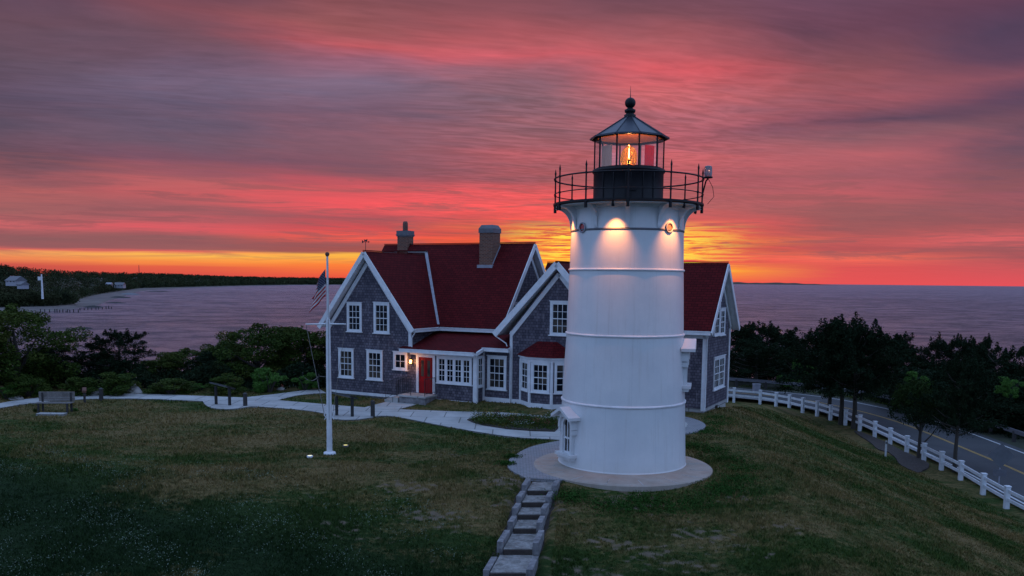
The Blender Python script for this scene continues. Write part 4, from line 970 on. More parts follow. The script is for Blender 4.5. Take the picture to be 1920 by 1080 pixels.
m = MB(); m.box((-.05,-.05,-.1),(.05,.05,.55)); m.build('post', M['darkwood'], t_); m = MB(); m.prism([(-.09,-.09,.5),(-.09,.09,.62),(-.09,.09,.74),(-.09,-.09,.6)], (.18,0,0)); m.build('head', M['rust'], t_)
# rope barrier at the end of the branch path
rb_ = thing('rope_barrier', 'low rope strung between thin iron posts where the side path ends', 'rope barrier', at(568, 731))
q1 = at(598, 734)-at(568, 731)
for q in (V((0,0,0)), q1): m = MB(); m.tube([q, q+V((0,0,.88))], .03, 8); m.lathe([(.0,.88),(.045,.9),(.03,.95),(.0,.96)], 10, (q.x,q.y)); m.build('post', M['iron'], rb_)
m = MB(); m.tube(sag((0,0,.8),(q1.x,q1.y,.84),.28), .028, 6); m.tube(sag(tuple(q1+V((0,0,.84))),tuple(q1+V((1.1,.1,.86))),.05), .02, 6); m.build('rope', M['wood'], rb_)
# ------------------------------------------------------------------ stones
def rock(px, py, w, h, label, name='boulder', z=0.0, pts=None, seed=1, mt='stone', dep=.8):
    r = random.Random(seed); p = at(px, py, z); m = MB(); n = 12; rings = [(1.0,-.15),(1.02,.05),(.8,.45),(.45,.8),(.0,1.0)] if pts is None else pts
    vs = []; fs = []
    for rr, zz in rings:
        for k in range(n):
            a = 2*math.pi*k/n; q = rr*(1+r.uniform(-.13,.13)); vs.append((q*w/2*math.cos(a), q*w/2*dep*math.sin(a), h*zz+(r.uniform(-.05,.05)*h if 0 < rr < 1 else 0)))
    for i in range(len(rings)-1):
        for k in range(n): fs.append((i*n+k, i*n+(k+1)%n, (i+1)*n+(k+1)%n, (i+1)*n+k))
    m.add(vs, fs); o = m.build(name, M[mt]); o.location = (p.x, p.y+w*.3, p.z); return tag(o, label, 'rock')
rock(247, 738, .95, .52, 'pale pyramid shaped boulder beside the path at left', pts=[(1,-.1),(.95,.05),(.5,.5),(.12,.93),(0,1)], seed=4)
rock(27, 749, .7, .22, 'low flat pale stone at the far left bushes', seed=5); rock(140, 740, .6, .14, 'flat whitish stone behind the marker post', seed=6)
rock(178, 740, .75, .16, 'flat whitish stone behind the short dark post', seed=7); rock(85, 742, .9, .15, 'long low stone behind the park bench', seed=8); rock(526, 731, .5, .14, 'small white stone at the corner of the side path', seed=9)
# ------------------------------------------------------------------ white fence, guard rail, road signs
fen = thing('white_fence', 'white two-rail post fence curving along the road edge', 'fence', (0,0,0))
for i, p in enumerate(fpts):
    a = math.atan2((fpts[min(i+1,len(fpts)-1)]-fpts[max(0,i-1)]).y, (fpts[min(i+1,len(fpts)-1)]-fpts[max(0,i-1)]).x)
    X = Matrix.Translation(p)@Matrix.Rotation(a, 4, 'Z'); m = MB(); m.box((-.1,-.1,-.6),(.1,.1,.88), X); m.box((-.125,-.125,.88),(.125,.125,.92), X); m.build('post', M['fence'], fen)
for p, q in zip(fpts[:-1], fpts[1:]):
    d = (q-p).normalized()*.1
    for z in (.30,.70): m = MB(); m.beam(p+d+V((0,0,z)), q-d+V((0,0,z)), .05, .15); m.build('rail', M['fence'], fen)
gl = [p for p in off_line(base_line, 8.1)]; gl = [p for p in gl if p.y > 34 and p.x > 12]
gr = thing('guard_rail', 'dark weathered guard rail along the far side of the road', 'guard rail')
acc = 0; last = gl[0]; posts = [gl[0]]
for p in gl[1:]:
    acc += (p-last).length; last = p
    if acc > 2.4: posts.append(p); acc = 0
for p, q in zip(posts[:-1], posts[1:]): m = MB(); m.beam(p+V((0,0,.72)), q+V((0,0,.72)), .12, .26); m.build('rail', M['greymetal'], gr)
for i, p in enumerate(posts): m = MB(); m.box((p.x-.09,p.y-.09,p.z-.4),(p.x+.09,p.y+.09,p.z+.72)); m.build('post', M['darkwood'], gr)
p = at(1418, 737, -3.3); t_ = thing('utility_box', 'pale grey box post standing before the guard rail right of the house', 'post box', p)
m = MB(); m.box((-.3,-.15,-.2),(.3,.15,.75)); m.box((-.34,-.19,.75),(.34,.19,.80)); m.build('cabinet', M['lead'], t_); m = MB(); m.box((-.25,-.17,.1),(-.01,-.15,.7)); m.box((.01,-.17,.1),(.25,-.15,.7)); m.build('door', M['lead'], t_)
p = at(1872, 915, -3.9); t_ = thing('road_sign', 'back of a grey diamond road sign beyond the white fence', 'road sign', p, RAD(-12))
m = MB(); m.tube([(0,0,-.3),(0,0,2.15)], .035, 8); m.build('post', M['lead'], t_)
m = MB(); s = .62; m.prism([(0,-.05,1.65-s),(s,-.05,1.65),(0,-.05,1.65+s),(-s,-.05,1.65)], (0,.01,0)); m.build('sign_plate', mat('grey_back', fn=worn((.12,.125,.14), .8, 4, 0), rough=.5), t_)
m = MB(); m.box((-.3,-.06,.62),(.3,-.05,.95)); m.build('lower_plate', M['greymetal'], t_)
p = at(1661, 843, -3.6); p.z = gz(p.x, p.y); t_ = thing('marker_stake', 'thin white marker stake on the lawn before the fence', 'stake', p); m = MB(); m.box((-.05,-.02,-.2),(.05,.02,.95)); m.build('stake', M['white'], t_); m = MB(); m.box((-.052,-.024,.75),(.052,-.02,.9)); m.build('reflector', M['greymetal'], t_)

# ------------------------------------------------------------------ foliage
def leafmesh(name, cen, size, mat_, seed=0, up=.0, kind='quad'):
    """cen Nx3 leaf centres -> one mesh of small randomly turned leaf faces"""
    r = np.random.RandomState(seed); n = len(cen); size = np.broadcast_to(np.asarray(size, float), (n,))
    a = r.normal(size=(n,3)); a[:,2] += up; a /= np.linalg.norm(a, axis=1)[:,None]
    b = r.normal(size=(n,3)); b -= a*(a*b).sum(1)[:,None]; b /= np.linalg.norm(b, axis=1)[:,None]
    c = np.cross(a, b); s = size[:,None]
    w = s*r.uniform(.35,.6,size=(n,1))
    v = np.stack([cen-b*s*.5, cen+c*w*.5, cen+b*s*.55, cen-c*w*.5], 1).reshape(-1, 3)
    me = bpy.data.meshes.new(name); me.vertices.add(4*n); me.vertices.foreach_set('co', v.ravel())
    me.loops.add(4*n); me.loops.foreach_set('vertex_index', np.arange(4*n)); me.polygons.add(n); me.polygons.foreach_set('loop_start', np.arange(n)*4)
    me.update(calc_edges=True); me.materials.append(mat_); return me
def blob_points(r, blobs, n):
    """points spread through blobs, denser in the outer skin"""
    vol = np.array([b[3]**2 for b in blobs]); pick = r.choice(len(blobs), n, p=vol/vol.sum()); B = np.array(blobs)[pick]
    d = r.normal(size=(n,3)); d /= np.linalg.norm(d, axis=1)[:,None]; rad_ = r.uniform(.25, 1.0, size=n)**.45
    return B[:,:3]+d*(rad_*B[:,3])[:,None]*np.array([1,1,.8])
def round_crown(seed, n, leaf, h0=.10):
    """unit tree: height 1, spread about 1"""
    r = np.random.RandomState(seed); blobs = []
    for i in range(64):
        t = r.uniform(0, 2*math.pi); z = r.uniform(h0, .84); rr = .42*math.sqrt(max(0, 1-((z-.5)/.5)**2))*r.uniform(.35, 1.05)
        blobs.append((rr*math.cos(t), rr*math.sin(t), z, r.uniform(.06,.14)))
    for i in range(22):
        t = r.uniform(0, 2*math.pi); rr = r.uniform(0, .34); blobs.append((rr*math.cos(t), rr*math.sin(t), .93-rr*.55+r.uniform(-.06,.05), r.uniform(.02,.05)))
    return blob_points(r, blobs, n)
def cedar_crown(seed, n, lean=.0, tops=1, z0=.16, wide=.47):
    """layered branches; every branch ends in a few upright sprays, so the outline is spiky"""
    r = np.random.RandomState(seed); P_ = []; nb = 64; per = n//(nb+30)
    for i in range(nb):
        z = z0+(.97-z0)*(i/nb)**.85; k = r.randint(tops); ox = (k-(tops-1)/2)*.26*z
        L_ = (wide*(1-(z-z0)/(1-z0))**.55+.04)*r.uniform(.45,1.2); t = r.uniform(0, 2*math.pi)
        s = r.uniform(0.05, 1, per)**.7; rise = r.uniform(-.03,.12)
        x = ox+lean*z+L_*s*math.cos(t); y = L_*s*math.sin(t); zz = z+rise*s*s; sp = .014+.030*(1-s)
        P_.append(np.stack([x+r.normal(size=per)*sp, y+r.normal(size=per)*sp, zz+r.normal(size=per)*sp*.6], 1))
        for q in range(2):
            m_ = per//4; ss = r.uniform(.6,1.0); h_ = r.uniform(.04,.11); e = r.uniform(0,1,m_); w_ = .022*(1-e)+.003
            P_.append(np.stack([ox+lean*z+L_*ss*math.cos(t)+r.normal(size=m_)*w_, L_*ss*math.sin(t)+r.normal(size=m_)*w_, z+rise*ss*ss+h_*e], 1))
    for k in range(tops):
        m_ = 200; e = r.uniform(0,1,m_); w_ = .05*(1-e)+.004; zz = .82+(.18 if k == 0 else .10)*e
        P_.append(np.stack([(k-(tops-1)/2)*.26*zz+lean*zz+r.normal(size=m_)*w_, r.normal(size=m_)*w_, zz], 1))
    return np.concatenate(P_)
def limbs(seed, kind, z0=.16):
    r = random.Random(seed); m = MB()
    if kind == 'round':
        m.tube([(0,0,-.08),(.01,0,.15),(.0,.01,.38),(.02,0,.7)], [.035,.028,.02,.006], 7)
        for i in range(9):
            t = r.uniform(0,6.28); z = r.uniform(.12,.45); L_ = r.uniform(.22,.38); m.tube([(0,0,z),(L_*.5*math.cos(t),L_*.5*math.sin(t),z+.14),(L_*math.cos(t),L_*math.sin(t),z+.34)], [.014,.009,.003], 5)
    else:
        m.tube([(0,0,-.08),(.008,0,.2),(-.006,.006,.55),(0,0,.93)], [.026,.02,.013,.003], 7)
        for i in range(16):
            t = r.uniform(0,6.28); z = z0+(.9-z0)*i/17; L_ = .36*(1-z)**.6; m.tube([(0,0,z),(L_*.6*math.cos(t),L_*.6*math.sin(t),z+.05),(L_*math.cos(t),L_*math.sin(t),z+.12)], [.009,.006,.002], 4)
    return m
def proto(name, kind, seed, n, leaf, mat_, **k):
    m = limbs(seed, kind, k.get('z0', .16)); t_ = thing(name, 'x', 'tree')
    m.build('trunk', M['bark'], t_)
    pts = round_crown(seed, n, leaf, **k) if kind == 'round' else cedar_crown(seed, n, **k)
    r = np.random.RandomState(seed+9); sz = leaf*r.uniform(.6,1.3,len(pts))
    o = bpy.data.objects.new('crown', leafmesh('crown', pts, sz, mat_, seed, .25)); C.objects.link(o); o.parent = t_
    return t_
PR = {
 'r1': proto('broadleaf_tree','round',11,26000,.026,M['leaf']), 'r2': proto('broadleaf_tree','round',12,22000,.028,M['leaf']), 'r3': proto('broadleaf_tree','round',13,22000,.028,M['leafdark']),
 'c1': proto('cedar_tree','cedar',21,24000,.022,M['leafdark']), 'c2': proto('cedar_tree','cedar',22,24000,.022,M['leafdark'],tops=2), 'c3': proto('cedar_tree','cedar',23,22000,.024,M['leafdark'],lean=.06),
 'c4': proto('cedar_tree','cedar',24,22000,.023,M['leafdark'],tops=3),
 's1': proto('young_tree','round',27,7000,.034,M['leafmid'],h0=.5), 'p1': proto('cedar_tree','cedar',25,28000,.021,M['leafdark'],z0=.34,wide=.55), 'p2': proto('cedar_tree','cedar',26,28000,.021,M['leafdark'],z0=.32,wide=.55,tops=2,lean=.05),
}
used = set()
def depth_pt(px, py, Y):
    d = ray(px, py); return V((0,0,CAM_H))+d*(Y/d.y)
def tree(k, px, top, Y, wpx, label, group, base=None):
    tp_ = depth_pt(px, top, Y); bz = gz(tp_.x, Y) if base is None else base
    h = tp_.z-bz; w = wpx/F_PX*Y
    o = PR[k]
    if k in used: o = dup(o, parent=None)
    used.add(k)
    o.location = (tp_.x, Y, bz-.05); o.rotation_euler = (0,0,rnd.uniform(0,6.28)); o.scale = (w,w,h)
    o['label'] = label; o['group'] = group; o['category'] = 'tree'
    return o
GL, GR_ = 'trees and tall bushes beyond the lawn at left', 'dark trees beyond the road at right'
tree('r1', 25, 562, 45, 250, 'tallest leafy tree at the left edge, its top against the bay', GL)
tree('r2', -70, 590, 42, 200, 'leafy tree cut by the left edge of the picture', GL)
tree('r3', 105, 640, 47, 120, 'low dark bushy tree between the tallest left tree and the spiky cedar', GL)
tree('c2', 222, 622, 48, 165, 'spiky dark cedar behind the pyramid boulder', GL)
tree('r3', 165, 655, 49, 130, 'dark bushy tree left of the spiky cedar', GL)
tree('r2', 300, 668, 50, 120, 'low bushy tree right of the spiky cedar', GL)
tree('r1', 350, 648, 51, 140, 'green bushy tree in the middle of the left shrub belt', GL)
tree('r3', 405, 650, 50, 110, 'dark green tree just left of the big rounded tree', GL)
tree('r1', 480, 600, 50, 190, 'big rounded leafy tree left of the flagpole', GL)
tree('r2', 560, 604, 51, 170, 'leafy tree with an open crown close behind the flagpole', GL)
tree('r3', 605, 640, 53, 130, 'dark bushy tree at the left corner of the house', GL)
tree('r2', 430, 632, 52, 120, 'leafy tree filling behind the big rounded tree', GL)
rt = [('c1',1395,622,84,130,'leftmost dark cedar right of the house'),('c2',1440,620,86,140,'dark two-topped cedar second from the house'),('c3',1480,640,88,120,'dark leaning cedar behind the bright shrub'),
 ('c4',1420,650,78,130,'lower dark cedar behind the guard rail near the house'),('r3',1512,648,82,100,'low dark bushy tree right of the leaning cedar'),
 ('c1',1690,640,74,110,'open topped dark cedar in the middle of the right belt'),('c4',1735,652,72,130,'broad dark cedar right of the open topped one'),('c2',1790,645,70,110,'dark cedar with forked top above the road bend'),
 ('c3',1835,648,68,95,'slim dark cedar above the dense roadside tree'),('c4',1880,662,64,140,'wide dark cedar near the right edge'),('r3',1930,672,60,150,'dark bushy tree cut by the right edge'),('c1',1650,655,78,120,'dark cedar behind the group of three trunks'),
 ('r3',1760,690,66,170,'dense dark bushy tree low beside the guard rail'),('r3',1860,715,60,190,'dense dark bushy tree filling above the road sign'),('r3',1950,735,56,150,'dark bush at the right edge above the road'),('r3',1690,705,70,120,'low dark bush just beyond the guard rail'),('r3',1620,690,76,120,'low dark bush behind the three trunks')]
for k, px, top, Y, w, lab in rt: tree(k, px, top-8, Y, w*1.35, lab, GR_)
G3 = 'cedars standing on the lawn side of the white fence'
def lawn_tree(k, bx, by, z, top, wpx, label, rot=None):
    b = at(bx, by, z); b.z = gz(b.x, b.y); o = tree(k, bx, top, b.y, wpx, label, G3, base=b.z); o.location.x = b.x; return o
lawn_tree('p2', 1556, 778, -3.6, 622, 190, 'left of the three close dark cedars by the fence')
lawn_tree('p1', 1576, 786, -3.6, 606, 200, 'middle and tallest of the three close dark cedars by the fence')
lawn_tree('p2', 1600, 793, -3.6, 618, 210, 'right of the three close dark cedars by the fence')
lawn_tree('p1', 1790, 877, -3.8, 680, 180, 'dense dark tree with a bent trunk right by the fence')
lawn_tree('s1', 1722, 853, -3.8, 700, 120, 'small tree with thin forked stems by the mulch bed')
# shrubs
shp = []
for s_, nm, mt in ((31,'green_shrub','leafbright'),(32,'dark_shrub','leaf')):
    t_ = thing(nm, 'x', 'shrub'); r = np.random.RandomState(s_); bl = []
    for i in range(26):
        t = r.uniform(0,6.28); z = r.uniform(.12,.8); rr = .42*math.sqrt(max(0,1-(z-.15)**2/.8))*r.uniform(.3,1.0); bl.append((rr*math.cos(t),rr*math.sin(t),z,r.uniform(.08,.17)))
    o = bpy.data.objects.new('foliage', leafmesh('foliage', blob_points(r, bl, 7000), .045*r.uniform(.6,1.3,7000), M[mt], s_, .3)); C.objects.link(o); o.parent = t_
    m = MB()
    for i in range(6): a = i*1.05; m.tube([(0,0,-.1),(.1*math.cos(a),.1*math.sin(a),.3),(.25*math.cos(a),.25*math.sin(a),.7)], [.02,.014,.004], 5)
    m.build('stem', M['bark'], t_); shp.append(t_)
us2 = set()
def shrub(k, px, top, base_py, wpx, label, group, z=0.0, Y=None):
    b = at(px, base_py, z)
    if Y: b = depth_pt(px, base_py, Y)
    tp_ = depth_pt(px, top, b.y); o = shp[k]
    if k in us2: o = dup(o)
    us2.add(k); o.location = (b.x, b.y, b.z-.04); w = wpx/F_PX*b.y; o.scale = (w,w,max(.2,tp_.z-b.z)); o.rotation_euler = (0,0,rnd.uniform(0,6)); o['label'] = label; o['group'] = group; o['category'] = 'shrub'
GS = 'shrubs round the lawn'
shrub(0, 506, 684, 735, 84, 'bright green rounded shrub beside the side path', GS)
shrub(0, 572, 694, 732, 55, 'smaller bright green shrub behind the rope barrier', GS)
shrub(0, 376, 717, 731, 42, 'low pale green shrub in front of the dark trees', GS)
shrub(0, 12, 716, 748, 50, 'bright green shrub at the left edge', GS); shrub(0, 78, 728, 744, 36, 'low green shrub behind the bench', GS)
shrub(1, 145, 700, 741, 90, 'dark green shrub behind the marker post', GS); shrub(1, 320, 705, 738, 110, 'dark green shrub right of the pyramid boulder', GS)
shrub(1, 430, 695, 737, 90, 'dark green shrub behind the left information panel', GS); shrub(1, 215, 690, 739, 110, 'dark green shrub behind the pyramid boulder', GS); shrub(1, 55, 700, 744, 100, 'dark green shrub under the tallest left tree', GS)
shrub(0, 140, 762, 770, 22, 'tiny yellow green plant at the right end of the bench', GS); shrub(1, 66, 763, 772, 14, 'tiny dark plant at the left end of the bench', GS)
shrub(0, 1506, 668, 720, 50, 'bright green shrub among the dark cedars beyond the road', GS, Y=79); shrub(0, 1480, 700, 728, 60, 'bright low shrub behind the guard rail', GS, Y=77)
shrub(0, 1722, 690, 745, 60, 'dull green shrub above the guard rail', GS, Y=62); shrub(0, 1895, 700, 745, 60, 'green shrub near the right edge above the road', GS, Y=57)
# undergrowth closing the belts (uncountable)
def undergrowth(name, pts, n, hgt, mat_, leaf, seed, label=None):
    r = np.random.RandomState(seed); P_ = np.array(pts); tot = len(P_)
    i = r.randint(tot, size=n); j = P_[i]; c = np.stack([j[:,0]+r.normal(size=n)*j[:,2], j[:,1]+r.normal(size=n)*j[:,2]*.6, np.zeros(n)], 1)
    gzv = np.array([gz(a, b) for a, b in c[:,:2]])
    hh = hgt*(0.55+.45*np.sin(c[:,0]*1.3+2*np.sin(c[:,1]*.9))*np.sin(c[:,1]*1.1)); c[:,2] = gzv+np.abs(hh)*r.uniform(0,1,n)**.7
    o = bpy.data.objects.new(name, leafmesh(name, c, leaf*r.uniform(.6,1.4,n), mat_, seed, .4)); C.objects.link(o); tag(o, label, None, None, 'stuff'); return o
undergrowth('undergrowth', [(-30+1.1*i, 47+rnd.uniform(-.3,2.5), .9) for i in range(20)], 26000, 1.5, M['leafdark'], .16, 51, 'dark tangled undergrowth below the trees at left')
pr_ = [p for p in off_line(base_line, 11.5) if p.y > 30 and p.x > 10]
undergrowth('undergrowth', [(p.x+rnd.uniform(0,4), p.y+rnd.uniform(0,3), 1.3) for p in pr_], 34000, 2.6, M['leafdark'], .2, 52, 'dark undergrowth beyond the guard rail')
gv_ = [p for p in off_line(base_line, 8.9) if p.y > 30 and p.x > 10]
undergrowth('verge_growth', [(p.x, p.y, .5) for p in gv_], 9000, .35, M['leaf'], .12, 53, 'low green growth along the guard rail')
# ------------------------------------------------------------------ flower bed
bedpx = [(876,789),(898,785),(960,783),(1010,784),(1042,790),(1052,800),(1040,811),(1000,810),(950,806),(905,799),(885,793)]
bpts = [at(*p) for p in bedpx]
sheet('flower_bed', bpts, M['soil'], .075, .09)
def inside(P_, poly):
    x, y = P_[:,0], P_[:,1]; r = np.zeros(len(P_), bool); n = len(poly); j = n-1
    for i in range(n):
        xi, yi, xj, yj = poly[i][0], poly[i][1], poly[j][0], poly[j][1]
        r ^= ((yi > y) != (yj > y)) & (x < (xj-xi)*(y-yi)/((yj-yi)+1e-12)+xi); j = i
    return r
petal = [mat('petals_'+n, fn=worn(c, .7, 20, 0), rough=.6) for n, c in (('white',(.42,.42,.38)),('red',(.24,.02,.025)),('yellow',(.36,.26,.03)),('pale_green',(.12,.19,.05)))]
FG = 'flowering plants in the bed before the bay window'
kinds = [(0,'white_flower'),(1,'red_flower'),(2,'yellow_flower'),(3,'pale_flower')]; fpr = {}
r = np.random.RandomState(61)
for k, nm in kinds:
    t_ = thing(nm, 'x', 'flower'); c = r.normal(size=(420,3))*np.array([.16,.16,.10])+np.array([0,0,.16]); c[:,2] = np.abs(c[:,2])
    o = bpy.data.objects.new('leaves', leafmesh('leaves', c, .055, M['leaf'], 62+k, .5)); C.objects.link(o); o.parent = t_
    c = r.normal(size=(60,3))*np.array([.16,.16,.07])+np.array([0,0,.28]); o = bpy.data.objects.new('petals', leafmesh('petals', c, .05, petal[k], 70+k, .8)); C.objects.link(o); o.parent = t_; fpr[k] = t_
seen = set(); cols_ = ['white','red','yellow','pale green']; where_ = ['at the pointed left tip','near the left tip','left of the middle','in the middle','right of the middle','near the tower end','at the tower end']
cnt = {}
for i in range(22):
    fr = (i+.5)/22; px = 892+fr*150; py = 793+6*math.sin(i*2.4)+fr*6; k = [0,3,1,2,0,1,3][i % 7]
    b = at(px, py); o = fpr[k]
    if k in seen: o = dup(o)
    seen.add(k); o.location = (b.x, b.y, .07); s = rnd.uniform(.7,1.15); o.scale = (s,s,s*rnd.choice([.6,.7,.9,1.5])); o['group'] = FG
    w_ = where_[min(6, int(fr*7))]; row = ['first','second','third','fourth'][i % 4]
    o['label'] = '%s flower clump %s of the bed, %s from the path side' % (cols_[k].replace('pale green','greenish'), w_, row)
n = 9000; P0 = np.stack([r.uniform(-2.2,2.6,n), r.uniform(33.5,38.8,n)], 1); P0 = P0[inside(P0, [(p.x,p.y) for p in bpts])]
c = np.stack([P0[:,0], P0[:,1], .08+.10*r.uniform(0,1,len(P0))], 1); o = bpy.data.objects.new('bed_foliage', leafmesh('bed_foliage', c, .07, M['leaf'], 80, .6)); C.objects.link(o); tag(o, 'low mixed foliage filling the flower bed', kind='stuff')
# ------------------------------------------------------------------ creeping ground cover round the tower disc
gc = [(1075,922,.25),(1130,930,.3),(1190,932,.3),(1245,933,.3),(1300,928,.3),(1350,915,.35),(1385,900,.35),(1392,880,.3),(1365,862,.3),(1330,846,.3),(1300,838,.3),(1310,805,.4),(1340,795,.4),(1352,785,.35),(1325,812,.35),(1215,926,.25),(1375,915,.35),(960,858,.12),(948,872,.12)]
P_ = [(at(a,b_).x, at(a,b_).y, s) for a, b_, s in gc]
def spread(name, P_, n, leaf, hgt, mat_, seed, label):
    r = np.random.RandomState(seed); A = np.array(P_); i = r.randint(len(A), size=n); j = A[i]; x = j[:,0]+r.normal(size=n)*j[:,2]*1.25; y = j[:,1]+r.normal(size=n)*j[:,2]
    nz = np.sin(x*9+3*np.sin(y*5))*np.sin(y*8+2*np.sin(x*6)); k = (nz > -.35) & (((x-3.68)**2+(y-27.85)**2) > 3.0**2) & (((x-5)**2+(y-36.6)**2) > 3.4**2); x, y = x[k], y[k]
    z = np.array([gz(a, b_) for a, b_ in zip(x, y)])+hgt*r.uniform(0,1,len(x)); o = bpy.data.objects.new(name, leafmesh(name, np.stack([x,y,z],1), leaf*r.uniform(.6,1.3,len(x)), mat_, seed, .8)); C.objects.link(o); tag(o, label, kind='stuff'); return o
gcm = mat('groundcover_leaf', fn=f_leaf((.014,.050,.008),(.036,.090,.016),(.03,.06,.012)), rough=.85, Specular_IOR_Level=.08)
spread('ground_cover', P_, 26000, .06, .12, gcm, 81, 'green creeping ground cover round the concrete disc')
# ------------------------------------------------------------------ grass blades over the lawn
excl = [[(p.x,p.y) for p in q] for q in (up1+lo1, crv([(450,747),(515,740),(570,733),(600,731)])+crv([(612,738),(605,738),(560,742),(518,752)]), [at(*p) for p in ((680,766),(735,752),(741,745),(800,748),(790,757),(742,770))], bpts,
        crv([(1060,826),(1000,838),(965,855),(951,870),(958,883),(985,898)])+[at(1055,902), V((3,27,0)), V((3,32,0))], [V((.25,25.8,0)),V((1.55,25.8,0)),V((.75,17.5,0)),V((-.65,17.5,0))])]
def lawn_points(n, seed, y0=15.0, y1=46.0):
    r = np.random.RandomState(seed); t = r.uniform(0,1,n); y = 1/(1/y0+t*(1/y1-1/y0)); u = r.uniform(-.66,.66,n); x = u*y
    k = ~(((x-3.68)**2+(y-27.85)**2 < 2.98**2)|((x-5)**2+(y-36.6)**2 < 3.38**2))
    P_ = np.stack([x,y],1)[k]
    bad = np.zeros(len(P_), bool)
    for e in excl: bad |= inside(P_, e)
    # house footprint
    d = P_-np.array([HO.x,HO.y]); uu = d[:,0]*math.cos(TH)+d[:,1]*math.sin(TH); vv = -d[:,0]*math.sin(TH)+d[:,1]*math.cos(TH)
    bad |= (uu > -19.3)&(uu < .05)&(vv > -3.95+1.8*(uu > -10)+2.1*(uu > -3.7))
    bad |= P_[:,0] > 22.3
    return P_[~bad], r
Ga, r = lawn_points(380000, 90); Gb, r2 = lawn_points(90000, 93, 44, 72); Gb = Gb[Gb[:,0] > 6]; G_ = np.concatenate([Ga, Gb])
def PATCH(x, y):
    b = .75*np.sin(1.25*x+1.4*np.sin(.9*y))*np.sin(1.9*y+.7*x)+.55*np.sin(6.3*x+2.1*np.sin(3.1*y))*np.sin(10.1*y+1.9*np.sin(5.3*x))+.45*np.sin(9.3*x-3.1*y+2*np.sin(6*y))*np.sin(12*y+5*x)
    nr_ = 1-np.clip((np.hypot((x-1.4)*.24, (y-24.2)*.26)-.4)/1.5, 0, 1); return np.where(nr_ > .06, b+.65*nr_, -1)
G_ = G_[(PATCH(G_[:,0], G_[:,1]) < .75+.7*r.uniform(0,1,len(G_)))]
n = len(G_); zz = np.array([gz(a, b_) for a, b_ in G_])-.025; tw = r.uniform(0,6.28,n); hh = r.uniform(.025,.075,n)*(.7+.6*(np.sin(G_[:,0]*2.1+np.sin(G_[:,1]*3))>0)); wd = r.uniform(.010,.020,n)*(G_[:,1]/20)
B0 = np.stack([G_[:,0]-np.cos(tw)*wd, G_[:,1]-np.sin(tw)*wd, zz],1); B1 = np.stack([G_[:,0]+np.cos(tw)*wd, G_[:,1]+np.sin(tw)*wd, zz],1)
ln = r.normal(size=(n,2))*.03; B2 = np.stack([G_[:,0]+ln[:,0], G_[:,1]+ln[:,1], zz+hh+.02],1)
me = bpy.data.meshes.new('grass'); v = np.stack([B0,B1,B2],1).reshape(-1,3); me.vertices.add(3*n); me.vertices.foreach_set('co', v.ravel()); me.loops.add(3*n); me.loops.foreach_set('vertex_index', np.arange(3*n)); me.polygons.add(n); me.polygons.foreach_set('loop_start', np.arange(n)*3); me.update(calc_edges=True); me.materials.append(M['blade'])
o = bpy.data.objects.new('grass', me); C.objects.link(o); tag(o, 'short patchy grass of the lawn', kind='stuff')
G_, r = lawn_points(90000, 91, 15, 34)
den = np.sin(G_[:,0]*.8+1.2*np.sin(G_[:,1]*.9))*np.sin(G_[:,1]*1.1+.7*G_[:,0])+.7*np.sin(G_[:,0]*2.7)*np.sin(G_[:,1]*3.1); k = (G_[:,1]+.45*G_[:,0] < 23.0)&(G_[:,0] < -1)&(den+r.uniform(-.8,.8,len(G_)) > .55); G_ = G_[k]
c = np.stack([G_[:,0],G_[:,1],np.array([gz(a,b_) for a,b_ in G_])+.055],1)
o = bpy.data.objects.new('clover_flowers', leafmesh('clover_flowers', c, .034, mat('clover_petals', fn=worn((.24,.31,.23), .5, 9, 0), rough=.8), 92, .6)); C.objects.link(o); tag(o, 'tiny pale clover flowers scattered over the greener part of the lawn', kind='stuff')

# ------------------------------------------------------------------ far shore
def interp(x, T_):
    xs = [a for a, _ in T_]; ys = [b for _, b in T_]; return float(np.interp(x, xs, ys))
def hy(px): return 526+.0108*(px-960)
SH = [(-200,612),(0,592),(60,586),(140,579),(185,573),(200,565),(225,559),(240,552),(265,545.5),(340,539.6),(460,536),(560,534.3),(720,533.5)]
TL = [(-200,590),(0,577),(100,575),(142,571),(146,561),(190,551.5),(262,541),(340,538.6),(460,535.3),(560,533.8),(720,533)]
SK = [(-200,480),(-60,490),(0,498),(60,505),(130,509.5),(200,511.8),(300,513),(400,517.5),(520,520.5),(720,522.5)]
RD = [(-200,560),(0,700),(130,1000),(200,1500),(300,2500),(400,3600),(520,4300),(720,5000)]
TH_ = 8.0
def shore(px):
    h_ = hy(px); ds = 22.1*F_PX/(interp(px, SH)-h_); dt = 21.3*F_PX/(interp(px, TL)-h_); dr = max(interp(px, RD), dt*1.15)
    return ds, max(dt, ds+4), dr, CAM_H+(h_-interp(px, SK))/F_PX*dr-TH_*max(1, dr/900)**.3
vs = []; cols2 = list(range(-200, 721, 8)); KN = 14
for px in cols2:
    ds, dt, dr, zr = shore(px); d0 = ray(px, hy(px)); u = d0.x/d0.y
    prof_ = [(ds-6,-17.5),(ds,-16.1),((ds+dt)/2,-15.4),(dt,-14.6)]+[(dt+(dr-dt)*t, -14.6+(zr+14.6)*smooth(t)**.8) for t in (.06,.14,.25,.4,.55,.7,.85,1)]+[(dr*1.25, zr-6),(dr*1.7,-20)]
    vs += [(u*d, d, z) for d, z in prof_]
fs = [(i*KN+k, (i+1)*KN+k, (i+1)*KN+k+1, i*KN+k+1) for i in range(len(cols2)-1) for k in range(3)]
tag(MB().add(vs, fs, True).build('beach', M['sand']), kind='structure')
fs = [(i*KN+k, (i+1)*KN+k, (i+1)*KN+k+1, i*KN+k+1) for i in range(len(cols2)-1) for k in range(3, KN-1)]
tag(MB().add(vs, fs, True).build('hills', M['hill']), kind='structure')
r = np.random.RandomState(101); Cn = []; Sz = []
